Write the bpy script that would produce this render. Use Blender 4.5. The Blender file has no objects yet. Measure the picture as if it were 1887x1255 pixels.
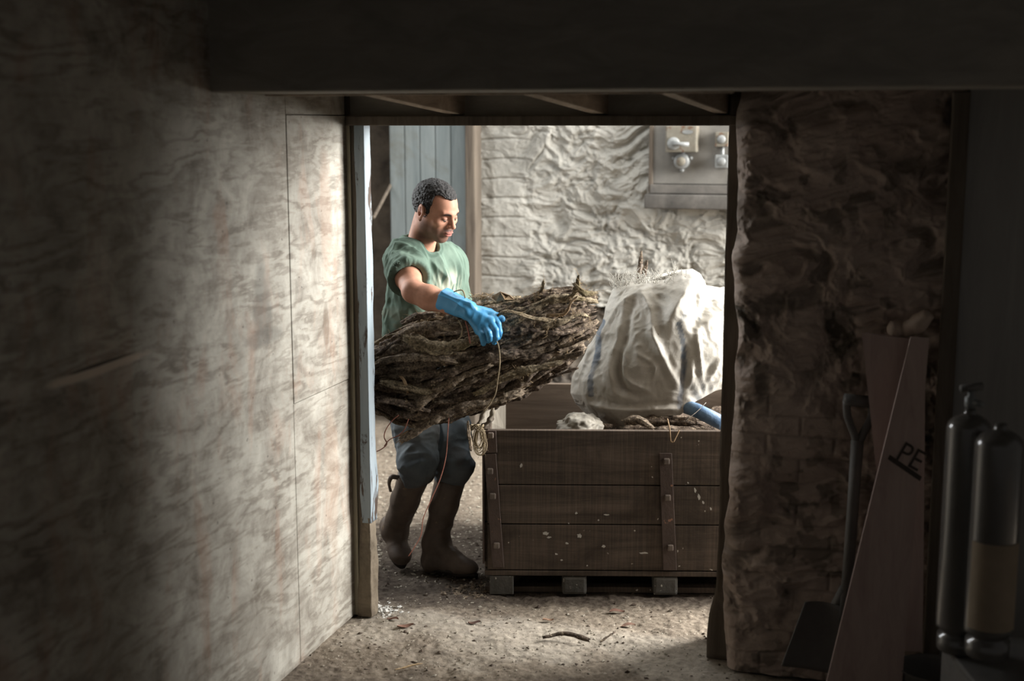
import bpy, bmesh, math, random
import numpy as np
from mathutils import Vector, Matrix

sc = bpy.context.scene
COL = sc.collection
random.seed(7)
# ---------------------------------------------------------------- camera
F_PX, CAM_H = 2400.0, 1.9
PITCH = math.atan(397.5 / F_PX)
cam_d = bpy.data.cameras.new('camera')
cam_d.sensor_width = 36.0
cam_d.lens = 36.0 * F_PX / 1887.0
cam_d.clip_end = 100
cam_d.dof.use_dof = True
cam_d.dof.focus_distance = 5.2
cam_d.dof.aperture_fstop = 1.7
cam = bpy.data.objects.new('camera', cam_d)
COL.objects.link(cam)
cam.location = (0, 0, CAM_H)
cam.rotation_euler = (math.pi / 2 - PITCH, 0, 0)
sc.camera = cam
# ---------------------------------------------------------------- view
sc.view_settings.view_transform = 'Standard'
sc.view_settings.look = 'None'
sc.view_settings.gamma = 1.0
sc.view_settings.exposure = 0.0
# ---------------------------------------------------------------- world: dim light of the front store room
w = bpy.data.worlds.new('world'); sc.world = w
w.use_nodes = True
w.node_tree.nodes['Background'].inputs[0].default_value = (1.0, 0.955, 0.91, 1)
w.node_tree.nodes['Background'].inputs[1].default_value = 0.07
# ---------------------------------------------------------------- daylight of the back room, plus an added fill
def area(name, loc, target, sx, sy, power, col):
    l = bpy.data.lights.new(name, 'AREA'); l.shape = 'RECTANGLE'
    l.size, l.size_y, l.energy, l.color = sx, sy, power, col
    o = bpy.data.objects.new(name, l); COL.objects.link(o)
    o.location = loc
    d = Vector(target) - Vector(loc)
    o.rotation_euler = d.to_track_quat('-Z', 'Y').to_euler()
    return o
area('yard_door_daylight', (4.25, 5.6, 2.4), (-0.6, 4.9, 1.0), 2.3, 2.0, 880, (1.0, 0.985, 0.955))
area('side_window_daylight', (-2.15, 6.4, 2.0), (0.9, 4.8, 1.0), 0.8, 1.2, 70, (0.95, 0.98, 1.0))
area('overhead_fill_light', (0.4, 6.7, 3.4), (0.3, 6.9, 0.0), 2.4, 1.4, 60, (0.95, 0.98, 1.0))  # unseen fill light added overhead to brighten the back room

# ---------------------------------------------------------------- frames
_cp, _sp = math.cos(PITCH), math.sin(PITCH)
def at(x, y, D):
    """point at depth D (metres along the floor) seen at image place x, y"""
    dx = (x - 943.5) / F_PX; dy = (627.5 - y) / F_PX
    dirY = _cp + dy * _sp; dirZ = -_sp + dy * _cp
    return Vector((dx / dirY * D, D, CAM_H + dirZ / dirY * D))
YAW = math.atan2(0.284, 0.959)
def R(u, v, z=0.0):
    """room frame: u along the door wall, v away from the camera"""
    return Vector((-.607 + .959 * u + .284 * v, 4.893 - .284 * u + .959 * v, z))

# ---------------------------------------------------------------- noise
def _h(ix, iy, iz, seed):
    n = (ix * 374761393 + iy * 668265263 + iz * 2147483647 + seed * 1274126177) & 0xffffffff
    n = ((n ^ (n >> 13)) * 1274126177) & 0xffffffff
    n = ((n ^ (n >> 16)) * 2246822519) & 0xffffffff
    return ((n ^ (n >> 15)) & 0xffffff) / float(0xffffff)
def vn(P, seed=0):
    P = np.asarray(P, float); i = np.floor(P).astype(np.int64); f = P - i
    f = f * f * (3 - 2 * f); r = 0
    for a in (0, 1):
        for b in (0, 1):
            for c in (0, 1):
                wgt = (f[:, 0] if a else 1 - f[:, 0]) * (f[:, 1] if b else 1 - f[:, 1]) * (f[:, 2] if c else 1 - f[:, 2])
                r = r + wgt * _h(i[:, 0] + a, i[:, 1] + b, i[:, 2] + c, seed)
    return r * 2 - 1
def fbm(P, seed=0, octv=4, gain=.5):
    P = np.asarray(P, float); r = 0; a = 1; s = 1
    for k in range(octv):
        r = r + a * vn(P * s, seed + 17 * k); a *= gain; s *= 2.03
    return r

# ---------------------------------------------------------------- objects
def tag(o, label=None, cat=None, group=None, kind=None):
    if label: o['label'] = label
    if cat: o['category'] = cat
    if group: o['group'] = group
    if kind: o['kind'] = kind
    return o
def empty(name, loc, label, cat, group=None):
    o = bpy.data.objects.new(name, None); COL.objects.link(o)
    o.location = loc; o.empty_display_size = .05
    return tag(o, label, cat, group)
def setparent(o, p):
    if p is not None:
        o.parent = p
        # parents are never rotated before parenting: a plain offset is enough
        q = p; off = Vector((0, 0, 0))
        while q is not None:
            off += q.location; q = q.parent
        o.location = o.location - off
def mk(name, verts, faces, mat, parent=None, smooth=True, cols=None):
    me = bpy.data.meshes.new(name)
    verts = np.asarray(verts, float)
    if len(faces) and isinstance(faces, np.ndarray):
        faces = faces.tolist()
    me.from_pydata(verts.tolist(), [], faces)
    if smooth: me.shade_smooth()
    if mat is not None: me.materials.append(mat)
    if cols is not None:
        a = me.color_attributes.new('pigment', 'FLOAT_COLOR', 'POINT')
        c = np.ones((len(verts), 4)); c[:, :3] = cols
        a.data.foreach_set('color', c.ravel())
    me.update()
    o = bpy.data.objects.new(name, me); COL.objects.link(o)
    setparent(o, parent)
    return o
def merge(parts):
    V, F = [], []; n = 0
    for v, f in parts:
        V.extend([tuple(p) for p in v]); F.extend([[i + n for i in q] for q in f]); n += len(v)
    return V, F
def boxvf(o, ex, ey, ez, bev=0.0):
    """box from corner o along three edge vectors, with chamfered edges"""
    o, ex, ey, ez = map(Vector, (o, ex, ey, ez))
    if bev <= 0:
        v = [o + ex * a + ey * b + ez * c for c in (0, 1) for b in (0, 1) for a in (0, 1)]
        f = [[0, 2, 3, 1], [4, 5, 7, 6], [0, 1, 5, 4], [2, 6, 7, 3], [0, 4, 6, 2], [1, 3, 7, 5]]
        if ex.cross(ey).dot(ez) < 0: f = [q[::-1] for q in f]
        return v, f
    bm = bmesh.new()
    v, f = boxvf(o, ex, ey, ez)
    bv = [bm.verts.new(p) for p in v]
    for q in f: bm.faces.new([bv[i] for i in q])
    bmesh.ops.bevel(bm, geom=list(bm.edges), offset=bev, segments=2, affect='EDGES', profile=.6)
    bm.verts.index_update()
    r = ([p.co.copy() for p in bm.verts], [[q.index for q in fc.verts] for fc in bm.faces])
    bm.free(); return r
def rbox(u0, u1, v0, v1, z0, z1, bev=0.0):
    o = R(u0, v0, z0)
    return boxvf(o, R(u1, v0, z0) - o, R(u0, v1, z0) - o, Vector((0, 0, z1 - z0)), bev)
def tubevf(pts, rad, n=8, cap=True, jit=0, seed=0, flat=1.0):
    """swept tube with parallel transported rings; flat squashes the section"""
    pts = [Vector(p) for p in pts]; m = len(pts)
    rad = [rad] * m if isinstance(rad, (int, float)) else rad
    rnd = random.Random(seed); V = []; F = []
    T = [(pts[min(i + 1, m - 1)] - pts[max(i - 1, 0)]).normalized() for i in range(m)]
    N = T[0].orthogonal().normalized()
    for i in range(m):
        N = (N - T[i] * N.dot(T[i])).normalized(); B = T[i].cross(N)
        for k in range(n):
            a = 2 * math.pi * k / n
            r = rad[i] * (1 + rnd.uniform(-jit, jit))
            V.append(pts[i] + N * (math.cos(a) * r) + B * (math.sin(a) * r * flat))
    for i in range(m - 1):
        for k in range(n):
            a = i * n + k; b = i * n + (k + 1) % n
            F.append([a, b, b + n, a + n])
    if cap:
        F.append(list(range(n))[::-1]); F.append([(m - 1) * n + k for k in range(n)])
    return V, F
def smoothpath(P, sub=6):
    P = [Vector(p) for p in P]; out = []
    Q = [P[0] * 2 - P[1]] + P + [P[-1] * 2 - P[-2]]
    for i in range(1, len(Q) - 2):
        a, b, c, d = Q[i - 1:i + 3]
        for k in range(sub):
            t = k / sub
            out.append(.5 * ((2 * b) + (c - a) * t + (2 * a - 5 * b + 4 * c - d) * t * t + (3 * b - a - 3 * c + d) * t ** 3))
    out.append(P[-1]); return out
def lathevf(base, prof, n=28):
    V = []; F = []; b = Vector(base)
    for r, z in prof:
        for k in range(n):
            a = 2 * math.pi * k / n
            V.append(b + Vector((r * math.cos(a), r * math.sin(a), z)))
    for i in range(len(prof) - 1):
        for k in range(n):
            a = i * n + k; c = i * n + (k + 1) % n
            F.append([a, c, c + n, a + n])
    F.append(list(range(n))[::-1]); F.append([(len(prof) - 1) * n + k for k in range(n)])
    return V, F
def gridvf(nx, ny, fn):
    """fn(S, T) with arrays in 0..1 -> (N,3)"""
    s, t = np.meshgrid(np.linspace(0, 1, nx), np.linspace(0, 1, ny))
    V = fn(s.ravel(), t.ravel())
    i = np.arange((nx - 1) * (ny - 1)); r = i // (nx - 1); c = i % (nx - 1)
    a = r * nx + c
    return V, np.stack([a, a + 1, a + nx + 1, a + nx], 1)

# ---------------------------------------------------------------- materials
def srgb(r, g, b):
    f = lambda c: (c / 12.92 if c <= .04045 else ((c + .055) / 1.055) ** 2.4)
    return (f(r / 255), f(g / 255), f(b / 255), 1)
class NT:
    def __init__(s, name):
        s.m = bpy.data.materials.new(name); s.m.use_nodes = True
        s.t = s.m.node_tree; s.b = s.t.nodes['Principled BSDF']
        s.tc = s.t.nodes.new('ShaderNodeTexCoord')
    def n(s, ty, **kw):
        x = s.t.nodes.new('ShaderNode' + ty)
        for k, v in kw.items():
            if k in x.inputs: x.inputs[k].default_value = v
            else: setattr(x, k, v)
        return x
    def l(s, a, b): s.t.links.new(a, b)
    def mapping(s, scale=(1, 1, 1), rot=(0, 0, 0), coord='Object', loc=(0, 0, 0)):
        mp = s.n('Mapping'); mp.inputs['Scale'].default_value = scale; mp.inputs['Rotation'].default_value = rot
        mp.inputs['Location'].default_value = loc
        s.l(s.tc.outputs[coord], mp.inputs[0]); return mp.outputs[0]
    def noise(s, vec, scale, detail=6, rough=.6, dist=0):
        x = s.n('TexNoise'); x.inputs['Scale'].default_value = scale; x.inputs['Detail'].default_value = detail
        x.inputs['Roughness'].default_value = rough; x.inputs['Distortion'].default_value = dist
        s.l(vec, x.inputs['Vector']); return x.outputs['Fac']
    def ramp(s, fac, stops):
        x = s.n('ValToRGB'); e = x.color_ramp.elements
        while len(e) < len(stops): e.new(.5)
        for i, (p, c) in enumerate(stops):
            e[i].position = p; e[i].color = c if len(c) == 4 else (*c, 1)
        s.l(fac, x.inputs[0]); return x.outputs[0]
    def mix(s, fac, a, b, mode='MIX'):
        x = s.n('Mix', data_type='RGBA', blend_type=mode)
        for v, i in ((fac, 0), (a, 6), (b, 7)):
            if hasattr(v, 'default_value') or hasattr(v, 'is_linked'): s.l(v, x.inputs[i])
            else: x.inputs[i].default_value = v
        return x.outputs[2]
    def math(s, op, a, b=0.0):
        x = s.n('Math', operation=op)
        for v, i in ((a, 0), (b, 1)):
            if isinstance(v, (int, float)): x.inputs[i].default_value = v
            else: s.l(v, x.inputs[i])
        return x.outputs[0]
    def bump(s, h, strength=.4, dist=.01):
        x = s.n('Bump'); x.inputs['Strength'].default_value = strength; x.inputs['Distance'].default_value = dist
        s.l(h, x.inputs['Height'])
        prev = s.b.inputs['Normal']
        if prev.is_linked:
            s.l(prev.links[0].from_socket, x.inputs['Normal'])
        s.l(x.outputs[0], s.b.inputs['Normal'])
    def out(s, col, rough=.85, spec=.3, metal=0):
        if hasattr(col, 'is_linked'): s.l(col, s.b.inputs['Base Color'])
        else: s.b.inputs['Base Color'].default_value = col
        s.b.inputs['Roughness'].default_value = rough
        s.b.inputs['Specular IOR Level'].default_value = spec
        s.b.inputs['Metallic'].default_value = metal
        return s.m
def mottled(name, c1, c2, scale=6, bump=.3, bscale=60, rough=.85, spec=.3, metal=0, stretch=(1, 1, 1), specks=None, speckscale=60, speckth=.72, dist=.005):
    t = NT(name); v = t.mapping(stretch)
    col = t.ramp(t.noise(v, scale, 8, .65, .4), [(.3, srgb(*c1)), (.7, srgb(*c2))])
    if specks:
        m = t.ramp(t.noise(v, speckscale, 3, .5), [(speckth, (0, 0, 0)), (speckth + .04, (1, 1, 1))])
        col = t.mix(m, col, srgb(*specks))
    t.bump(t.noise(v, bscale, 6, .6), bump, dist)
    return t.out(col, rough, spec, metal)
def woodmat(name, c1, c2, along='x', scale=1.0, rough=.8, spec=.25, bump=.35, dirt=None, coord='Object', rot=(0, 0, 0), spots=None, saw=False):
    t = NT(name)
    st = {'x': (1.2, 14, 14), 'y': (14, 1.2, 14), 'z': (14, 14, 1.2)}[along]
    v = t.mapping(tuple(q * scale for q in st), rot, coord)
    g = t.noise(v, 1.6, 9, .68, .8)
    col = t.ramp(g, [(.3, srgb(*c1)), (.68, srgb(*c2))])
    v2 = t.mapping((1, 1, 1), (0, 0, 0), coord)
    if dirt:
        m = t.ramp(t.noise(v2, 3.5, 7, .65, .6), [(.48, (0, 0, 0)), (.7, (1, 1, 1))])
        col = t.mix(m, col, srgb(*dirt))
    if saw:
        sv = t.mapping({'x': (110, 1, 3), 'z': (3, 1, 110)}[along], (0, 0, 0), coord)
        m = t.ramp(t.noise(sv, 1.0, 3, .6), [(.4, (.72, .72, .72)), (.6, (1.1, 1.08, 1.05))])
        col = t.mix(.7, col, m, 'MULTIPLY')
        t.bump(t.noise(sv, 1.0, 3, .6), .25, .002)
    if spots:
        a = t.ramp(t.noise(v2, 42, 2, .5), [(.735, (0, 0, 0)), (.755, (1, 1, 1))])
        b = t.ramp(t.noise(v2, 2.2, 2, .5), [(.5, (0, 0, 0)), (.56, (1, 1, 1))])
        col = t.mix(t.mix(1, a, b, 'MULTIPLY'), col, srgb(*spots))
    t.bump(g, bump, .004)
    return t.out(col, rough, spec)
# ================================================================ MATERIALS OF THE SETTING
def plywood():
    t = NT('weathered_plywood')
    v = t.mapping((1, 1, 1), (0, 0, -YAW * 0), 'Object')
    sep = t.n('SeparateXYZ'); t.l(v, sep.inputs[0])
    # rotary cut cathedral grain: bands of a warped height field, long along the sheet
    lo = t.mapping((.9, .9, 2.6)); n1 = t.noise(lo, 1.5, 3, .55, .35)
    med = t.mapping((3, 3, 16)); n2 = t.noise(med, 2.2, 6, .62, .3)
    a = t.math('MULTIPLY', n1, 13.0)
    a = t.math('ADD', a, t.math('MULTIPLY', n2, 4.2))
    a = t.math('ADD', a, t.math('MULTIPLY', sep.outputs[2], 15.0))
    wv = t.math('SINE', t.math('MULTIPLY', a, 3.6))
    band = t.math('MULTIPLY', t.math('ADD', wv, 1.0), .5)
    patch = t.ramp(t.noise(lo, 3.1, 6, .65, .5), [(.35, (.1, .1, .1)), (.62, (1, 1, 1))])
    base = t.ramp(band, [(.0, srgb(186, 183, 173)), (.55, srgb(170, 165, 153)), (1.0, srgb(112, 104, 94))])
    grey = t.ramp(t.noise(v, 5.5, 8, .7, .5), [(.36, srgb(192, 188, 177)), (.66, srgb(106, 98, 88))])
    col = t.mix(t.math('MULTIPLY', patch, .6), grey, base)
    # rust brown weathering in tall streaks
    st = t.mapping((5, 5, 1.6)); rm = t.ramp(t.noise(st, 1.3, 6, .66, .5), [(.52, (0, 0, 0)), (.66, (1, 1, 1))])
    col = t.mix(t.math('MULTIPLY', rm, .3), col, srgb(168, 122, 96))
    # dark pin marks
    sp = t.ramp(t.noise(v, 46, 3, .5), [(.70, (0, 0, 0)), (.75, (1, 1, 1))])
    col = t.mix(t.math('MULTIPLY', sp, .7), col, srgb(58, 52, 46))
    big = t.ramp(t.noise(v, 1.7, 5, .6, .3), [(.4, (0, 0, 0)), (.66, (1, 1, 1))])
    col = t.mix(t.math('MULTIPLY', big, .35), col, srgb(104, 94, 82))
    def smudge(p, hu_, hz_, colr, f, edge=(.35, 1.0), tilt=0.0):
        nonlocal col
        geo = t.n('VectorMath', operation='SUBTRACT'); t.l(v, geo.inputs[0]); geo.inputs[1].default_value = p
        mp = t.n('Mapping', vector_type='POINT'); mp.inputs['Rotation'].default_value = (0, 0, YAW); t.l(geo.outputs[0], mp.inputs[0])
        sp_ = t.n('SeparateXYZ'); t.l(mp.outputs[0], sp_.inputs[0])
        zz = t.math('SUBTRACT', sp_.outputs[2], t.math('MULTIPLY', sp_.outputs[1], tilt))
        a2 = t.math('POWER', t.math('ABSOLUTE', t.math('DIVIDE', sp_.outputs[1], hu_)), 2.0)
        b2 = t.math('POWER', t.math('ABSOLUTE', t.math('DIVIDE', zz, hz_)), 2.0)
        dd = t.math('ADD', t.math('ADD', a2, b2), t.math('MULTIPLY', t.math('SUBTRACT', t.noise(t.mapping((9, 9, 9)), 1.0, 4, .6), .5), 1.6))
        m_ = t.ramp(dd, [(edge[0], (f, f, f)), (edge[1], (0, 0, 0))])
        col = t.mix(m_, col, srgb(*colr))
    def on_sheet(x, y):
        lo_, hi_ = 2.0, 5.5
        for _ in range(40):
            m__ = (lo_ + hi_) / 2; p = at(x, y, m__)
            if (p.x + .607) * .959 - (p.y - 4.893) * .284 < -.003: hi_ = m__
            else: lo_ = m__
        return at(x, y, lo_)
    smudge(on_sheet(484, 560), .075, .17, (92, 90, 84), .55)
    smudge(on_sheet(488, 622), .16, .035, (92, 90, 84), .45)
    c1 = on_sheet(60, 722); c2 = on_sheet(300, 640); dv = math.hypot(c2.x - c1.x, c2.y - c1.y); tl = (c2.z - c1.z) / dv
    smudge((c1 + c2) / 2, dv * .5, .018, (214, 200, 184), .85, (.3, 1.0), tl)
    smudge((c1 + c2) / 2 + Vector((0, 0, .012)), dv * .3, .006, (40, 34, 30), .9, (.3, 1.0), tl)
    smudge(on_sheet(600, 400), .06, .30, (160, 126, 104), .26); smudge(on_sheet(612, 880), .07, .34, (166, 136, 114), .26); smudge(on_sheet(600, 600), .03, .10, (96, 80, 66), .5)
    t.bump(t.noise(t.mapping((8, 8, 60)), 2.0, 6, .65), .3, .003)
    t.bump(band, .12, .002)
    return t.out(col, .72, .25)
M = {}
M['ply'] = plywood()
def plaster(name, c1, c2, cd, bump):
    t = NT(name); v = t.mapping()
    col = t.ramp(t.noise(v, 3.2, 8, .68, .5), [(.3, srgb(*c1)), (.68, srgb(*c2))])
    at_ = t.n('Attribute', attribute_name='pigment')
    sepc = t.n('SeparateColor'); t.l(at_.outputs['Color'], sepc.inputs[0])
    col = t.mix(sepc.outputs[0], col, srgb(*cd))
    t.bump(t.noise(v, 26, 8, .6, 1.0), bump, .02)
    t.bump(t.noise(v, 120, 4, .6), bump * .5, .004)
    return t.out(col, .8, .25)
M['stone'] = plaster('painted_rubble_render', (132, 130, 123), (172, 169, 161), (84, 78, 70), .5)
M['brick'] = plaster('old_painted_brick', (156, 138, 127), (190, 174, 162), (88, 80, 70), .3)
M['darkstone'] = mottled('bare_dark_rubble', (58, 53, 48), (112, 103, 92), 5, .6, 22, dist=.03)
M['lintel'] = woodmat('sooty_timber', (132, 128, 120), (160, 154, 144), 'x', .6)
M['joist'] = woodmat('dusty_timber', (126, 112, 98), (176, 160, 142), 'y', .8)
M['post'] = woodmat('dark_post_timber', (78, 70, 62), (116, 106, 94), 'z', 1.0, bump=.8)
M['door_dark'] = woodmat('black_boards', (140, 138, 135), (158, 156, 152), 'z', .6)
M['paleboard'] = woodmat('pale_batten', (150, 140, 120), (186, 178, 158), 'z', 1.2)
def chipped():
    t = NT('chipped_blue_white_paint'); v = t.mapping((8, 8, 1.6))
    g = t.noise(v, 2.2, 8, .7, .6)
    m = t.ramp(g, [(.56, (0, 0, 0)), (.6, (1, 1, 1))])
    col = t.mix(m, t.ramp(t.noise(v, 1.2, 4), [(.3, srgb(126, 140, 149)), (.7, srgb(154, 163, 168))]), srgb(74, 62, 54))
    t.bump(t.math('SUBTRACT', 1.0, m), .4, .003); return t.out(col, .6, .3)
M['chip'] = chipped()
M['rough'] = mottled('rough_stone_jamb', (92, 82, 70), (138, 126, 108), 9, .7, 40, dist=.01)
def ground(name='earth_floor'):
    t = NT(name); v = t.mapping()
    a = t.ramp(t.noise(v, 1.7, 9, .7, .4), [(.32, srgb(96, 84, 72)), (.7, srgb(158, 145, 128))])
    b = t.ramp(t.noise(v, 34, 6, .75), [(.38, srgb(70, 60, 52)), (.66, srgb(172, 160, 143))])
    col = t.mix(.5, a, b)
    sp = t.ramp(t.noise(v, 75, 2, .5), [(.70, (0, 0, 0)), (.73, (1, 1, 1))])
    col = t.mix(sp, col, srgb(208, 200, 186))
    ds = t.ramp(t.noise(v, 50, 3, .5), [(.27, (1, 1, 1)), (.32, (0, 0, 0))])
    col = t.mix(ds, col, srgb(46, 38, 32))
    # darker brown band of ground level with the crate, dry mortar dust on the sill
    at_ = t.n('Attribute', attribute_name='pigment'); s2 = t.n('SeparateColor'); t.l(at_.outputs['Color'], s2.inputs[0])
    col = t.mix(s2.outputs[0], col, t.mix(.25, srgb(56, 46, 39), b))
    col = t.mix(s2.outputs[1], col, t.mix(.4, srgb(200, 192, 178), b))
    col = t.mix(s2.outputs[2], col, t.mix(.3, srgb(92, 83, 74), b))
    t.bump(t.noise(v, 60, 6, .7), .55, .008); t.bump(t.noise(v, 160, 3, .6), .4, .003)
    return t.out(col, .88, .2)
M['ground'] = ground()

# ================================================================ FLOOR
def sm(a, b, x): t = np.clip((x - a) / (b - a), 0, 1); return t * t * (3 - 2 * t)
def floor_h(X, Y):
    P = np.stack([X * 3, Y * 3, X * 0], 1)
    P2 = np.stack([X * 17, Y * 17, X * 0], 1)
    h = .008 * fbm(P, 3, 3) + .004 * fbm(P2, 9, 3)
    P3 = np.stack([X * 60, Y * 60, X * 0], 1)
    return h + .0025 * vn(P3, 5) - .004
def mkfloor():
    x = np.concatenate([np.linspace(-3.2, -.95, 30), np.linspace(-.93, 1.05, 400), np.linspace(1.07, 4.2, 50)])
    y = np.concatenate([np.linspace(-.5, 4.1, 40), np.linspace(4.12, 6.4, 420), np.linspace(6.42, 9.2, 60)])
    X, Y = np.meshgrid(x, y); sh = X.shape; Xf, Yf = X.ravel(), Y.ravel()
    Z = floor_h(Xf, Yf)
    u = ((Xf + .607) * .959 - (Yf - 4.893) * .284); v = ((Xf + .607) * .284 + (Yf - 4.893) * .959)
    V = np.stack([Xf, Yf, Z], 1)
    i = np.arange((sh[0] - 1) * (sh[1] - 1)); r = i // (sh[1] - 1); c = i % (sh[1] - 1); a = r * sh[1] + c
    Fq = np.stack([a, a + 1, a + sh[1] + 1, a + sh[1]], 1)
    nz = fbm(np.stack([Xf * 6, Yf * 6, Xf * 0], 1), 31, 3) * .12
    soil = sm(4.98, 5.1, Yf + nz * .4 + .05) * (1 - sm(5.95, 6.25, Yf + nz))  # darker brown band across the floor behind the doorway
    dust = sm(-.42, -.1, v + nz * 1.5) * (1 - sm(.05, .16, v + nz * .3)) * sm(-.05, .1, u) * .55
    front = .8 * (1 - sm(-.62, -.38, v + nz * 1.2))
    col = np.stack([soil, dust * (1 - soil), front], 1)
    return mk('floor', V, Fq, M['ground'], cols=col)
tag(mkfloor(), kind='structure')

# ================================================================ LEFT WALL (plywood lined)
wl = mk('wall_left', *rbox(-.22, -.022, -3.6, .0, 0, 2.75), M['post'], smooth=False); tag(wl, kind='structure')
def sheet(v0, v1, z0, z1, du=0.0, seed=0):
    v, f = rbox(-.022 + du * .3, -.004 + du, v0 + .0015, v1 - .0015, z0 + .0015, z1 - .0015, .0015)
    mk('plywood_sheet', v, f, M['ply'], wl, smooth=False)
sheet(-.508, -.02, .0, .947, .0); sheet(-.508, -.02, .947, 1.934, .002)
sheet(-.508, -.02, 1.934, 2.3, .0)
sheet(-2.95, -.51, .0, 2.75, .001); sheet(-3.6, -2.953, 0, 2.75, .001)
# battens and jamb at the end of the wall
o = mk('trim_1', *rbox(-.02, .014, -.02, .012, 0.0, 1.93, .003), M['paleboard'], smooth=False); tag(o, kind='structure')
def rough_post(name, u0, u1, v0, v1, z0, z1, mat, amp, seed, fn=None, n=90, nc=12):
    # rectangular column with worn, uneven faces
    ring = []
    for k in range(4 * nc):
        s_, q = divmod(k, nc); q = q / nc
        ring.append([(q, 0), (1, q), (1 - q, 1), (0, 1 - q)][s_])
    ring = np.array(ring); V = []
    zs = np.linspace(z0, z1, n)
    for z in zs:
        uu = u0 + (u1 - u0) * ring[:, 0]; vv = v0 + (v1 - v0) * ring[:, 1]
        cu, cv = (u0 + u1) / 2, (v0 + v1) / 2
        P = np.stack([uu * 14, vv * 14, np.full(len(uu), z * 5)], 1)
        d = amp * fbm(P, seed, 4)
        du, dv = uu - cu, vv - cv; L = np.hypot(du, dv)
        g = 1.0 if fn is None else fn(z)
        gu, gv = (g if isinstance(g, tuple) else (g, g))
        uu = cu + du * gu + du / L * d; vv = cv + dv * gv + dv / L * d
        V += [R(a, b, z) for a, b in zip(uu, vv)]
    m = 4 * nc; Fq = []
    for i in range(n - 1):
        for k in range(m):
            a = i * m + k; b = i * m + (k + 1) % m; Fq.append([a, b, b + m, a + m])
    Fq.append(list(range(m))[::-1]); Fq.append([(n - 1) * m + k for k in range(m)])
    return mk(name, V, Fq, mat)
tag(rough_post('trim_2', .014, .036, -.01, .02, .0, 1.92, M['post'], .002, 3), kind='structure')
tag(rough_post('trim_3', .036, .072, -.025, .035, .38, 1.915, M['chip'], .004, 8, lambda z: 1.0 + .25 * math.exp(-((z - .5) / .07) ** 2)), kind='structure')
tag(rough_post('trim_4', .020, .062, -.02, .03, .0, .40, M['rough'], .016, 12), kind='structure')

# ================================================================ OVERHEAD
o = mk('ceiling', *rbox(-.1, 3.2, -.70, .05, 2.12, 2.2), M['lintel'], smooth=False); tag(o, kind='structure')
o = mk('ceiling_front', *rbox(-.3, 3.7, -3.7, -.9, 2.76, 2.84), M['lintel'], smooth=False); tag(o, kind='structure')
o = mk('trim_5', *rbox(-.02, 3.2, -1.0, -.70, 1.995, 2.75, .008), M['lintel'], smooth=False); tag(o, kind='structure')   # bulkhead beam
o = mk('trim_6', *rbox(.0, 1.50, -.03, .10, 1.897, 1.932, .004), M['post'], smooth=False); tag(o, kind='structure')       # head of the doorway
o = mk('trim_7', *rbox(.0, 1.50, .02, .11, 1.932, 2.13), M['lintel'], smooth=False); tag(o, kind='structure')
for k, (u0, u1, wd) in enumerate(((.33, .40, .05), (.85, .93, .05), (1.27, 1.36, .045))):
    a0 = R(u0, -.72, 1.996); b0 = R(u1 + .0, .03, 1.934)
    ex = R(u0 + wd, 0) - R(u0, 0)
    o = mk('trim_%d' % (8 + k), *boxvf(a0, ex, b0 - a0, (0, 0, .13), .004), M['joist'], smooth=False); tag(o, kind='structure')
o = mk('trim_11', *rbox(.02, 1.5, -.70, -.665, 1.99, 2.12, .003), M['joist'], smooth=False); tag(o, kind='structure')

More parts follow.
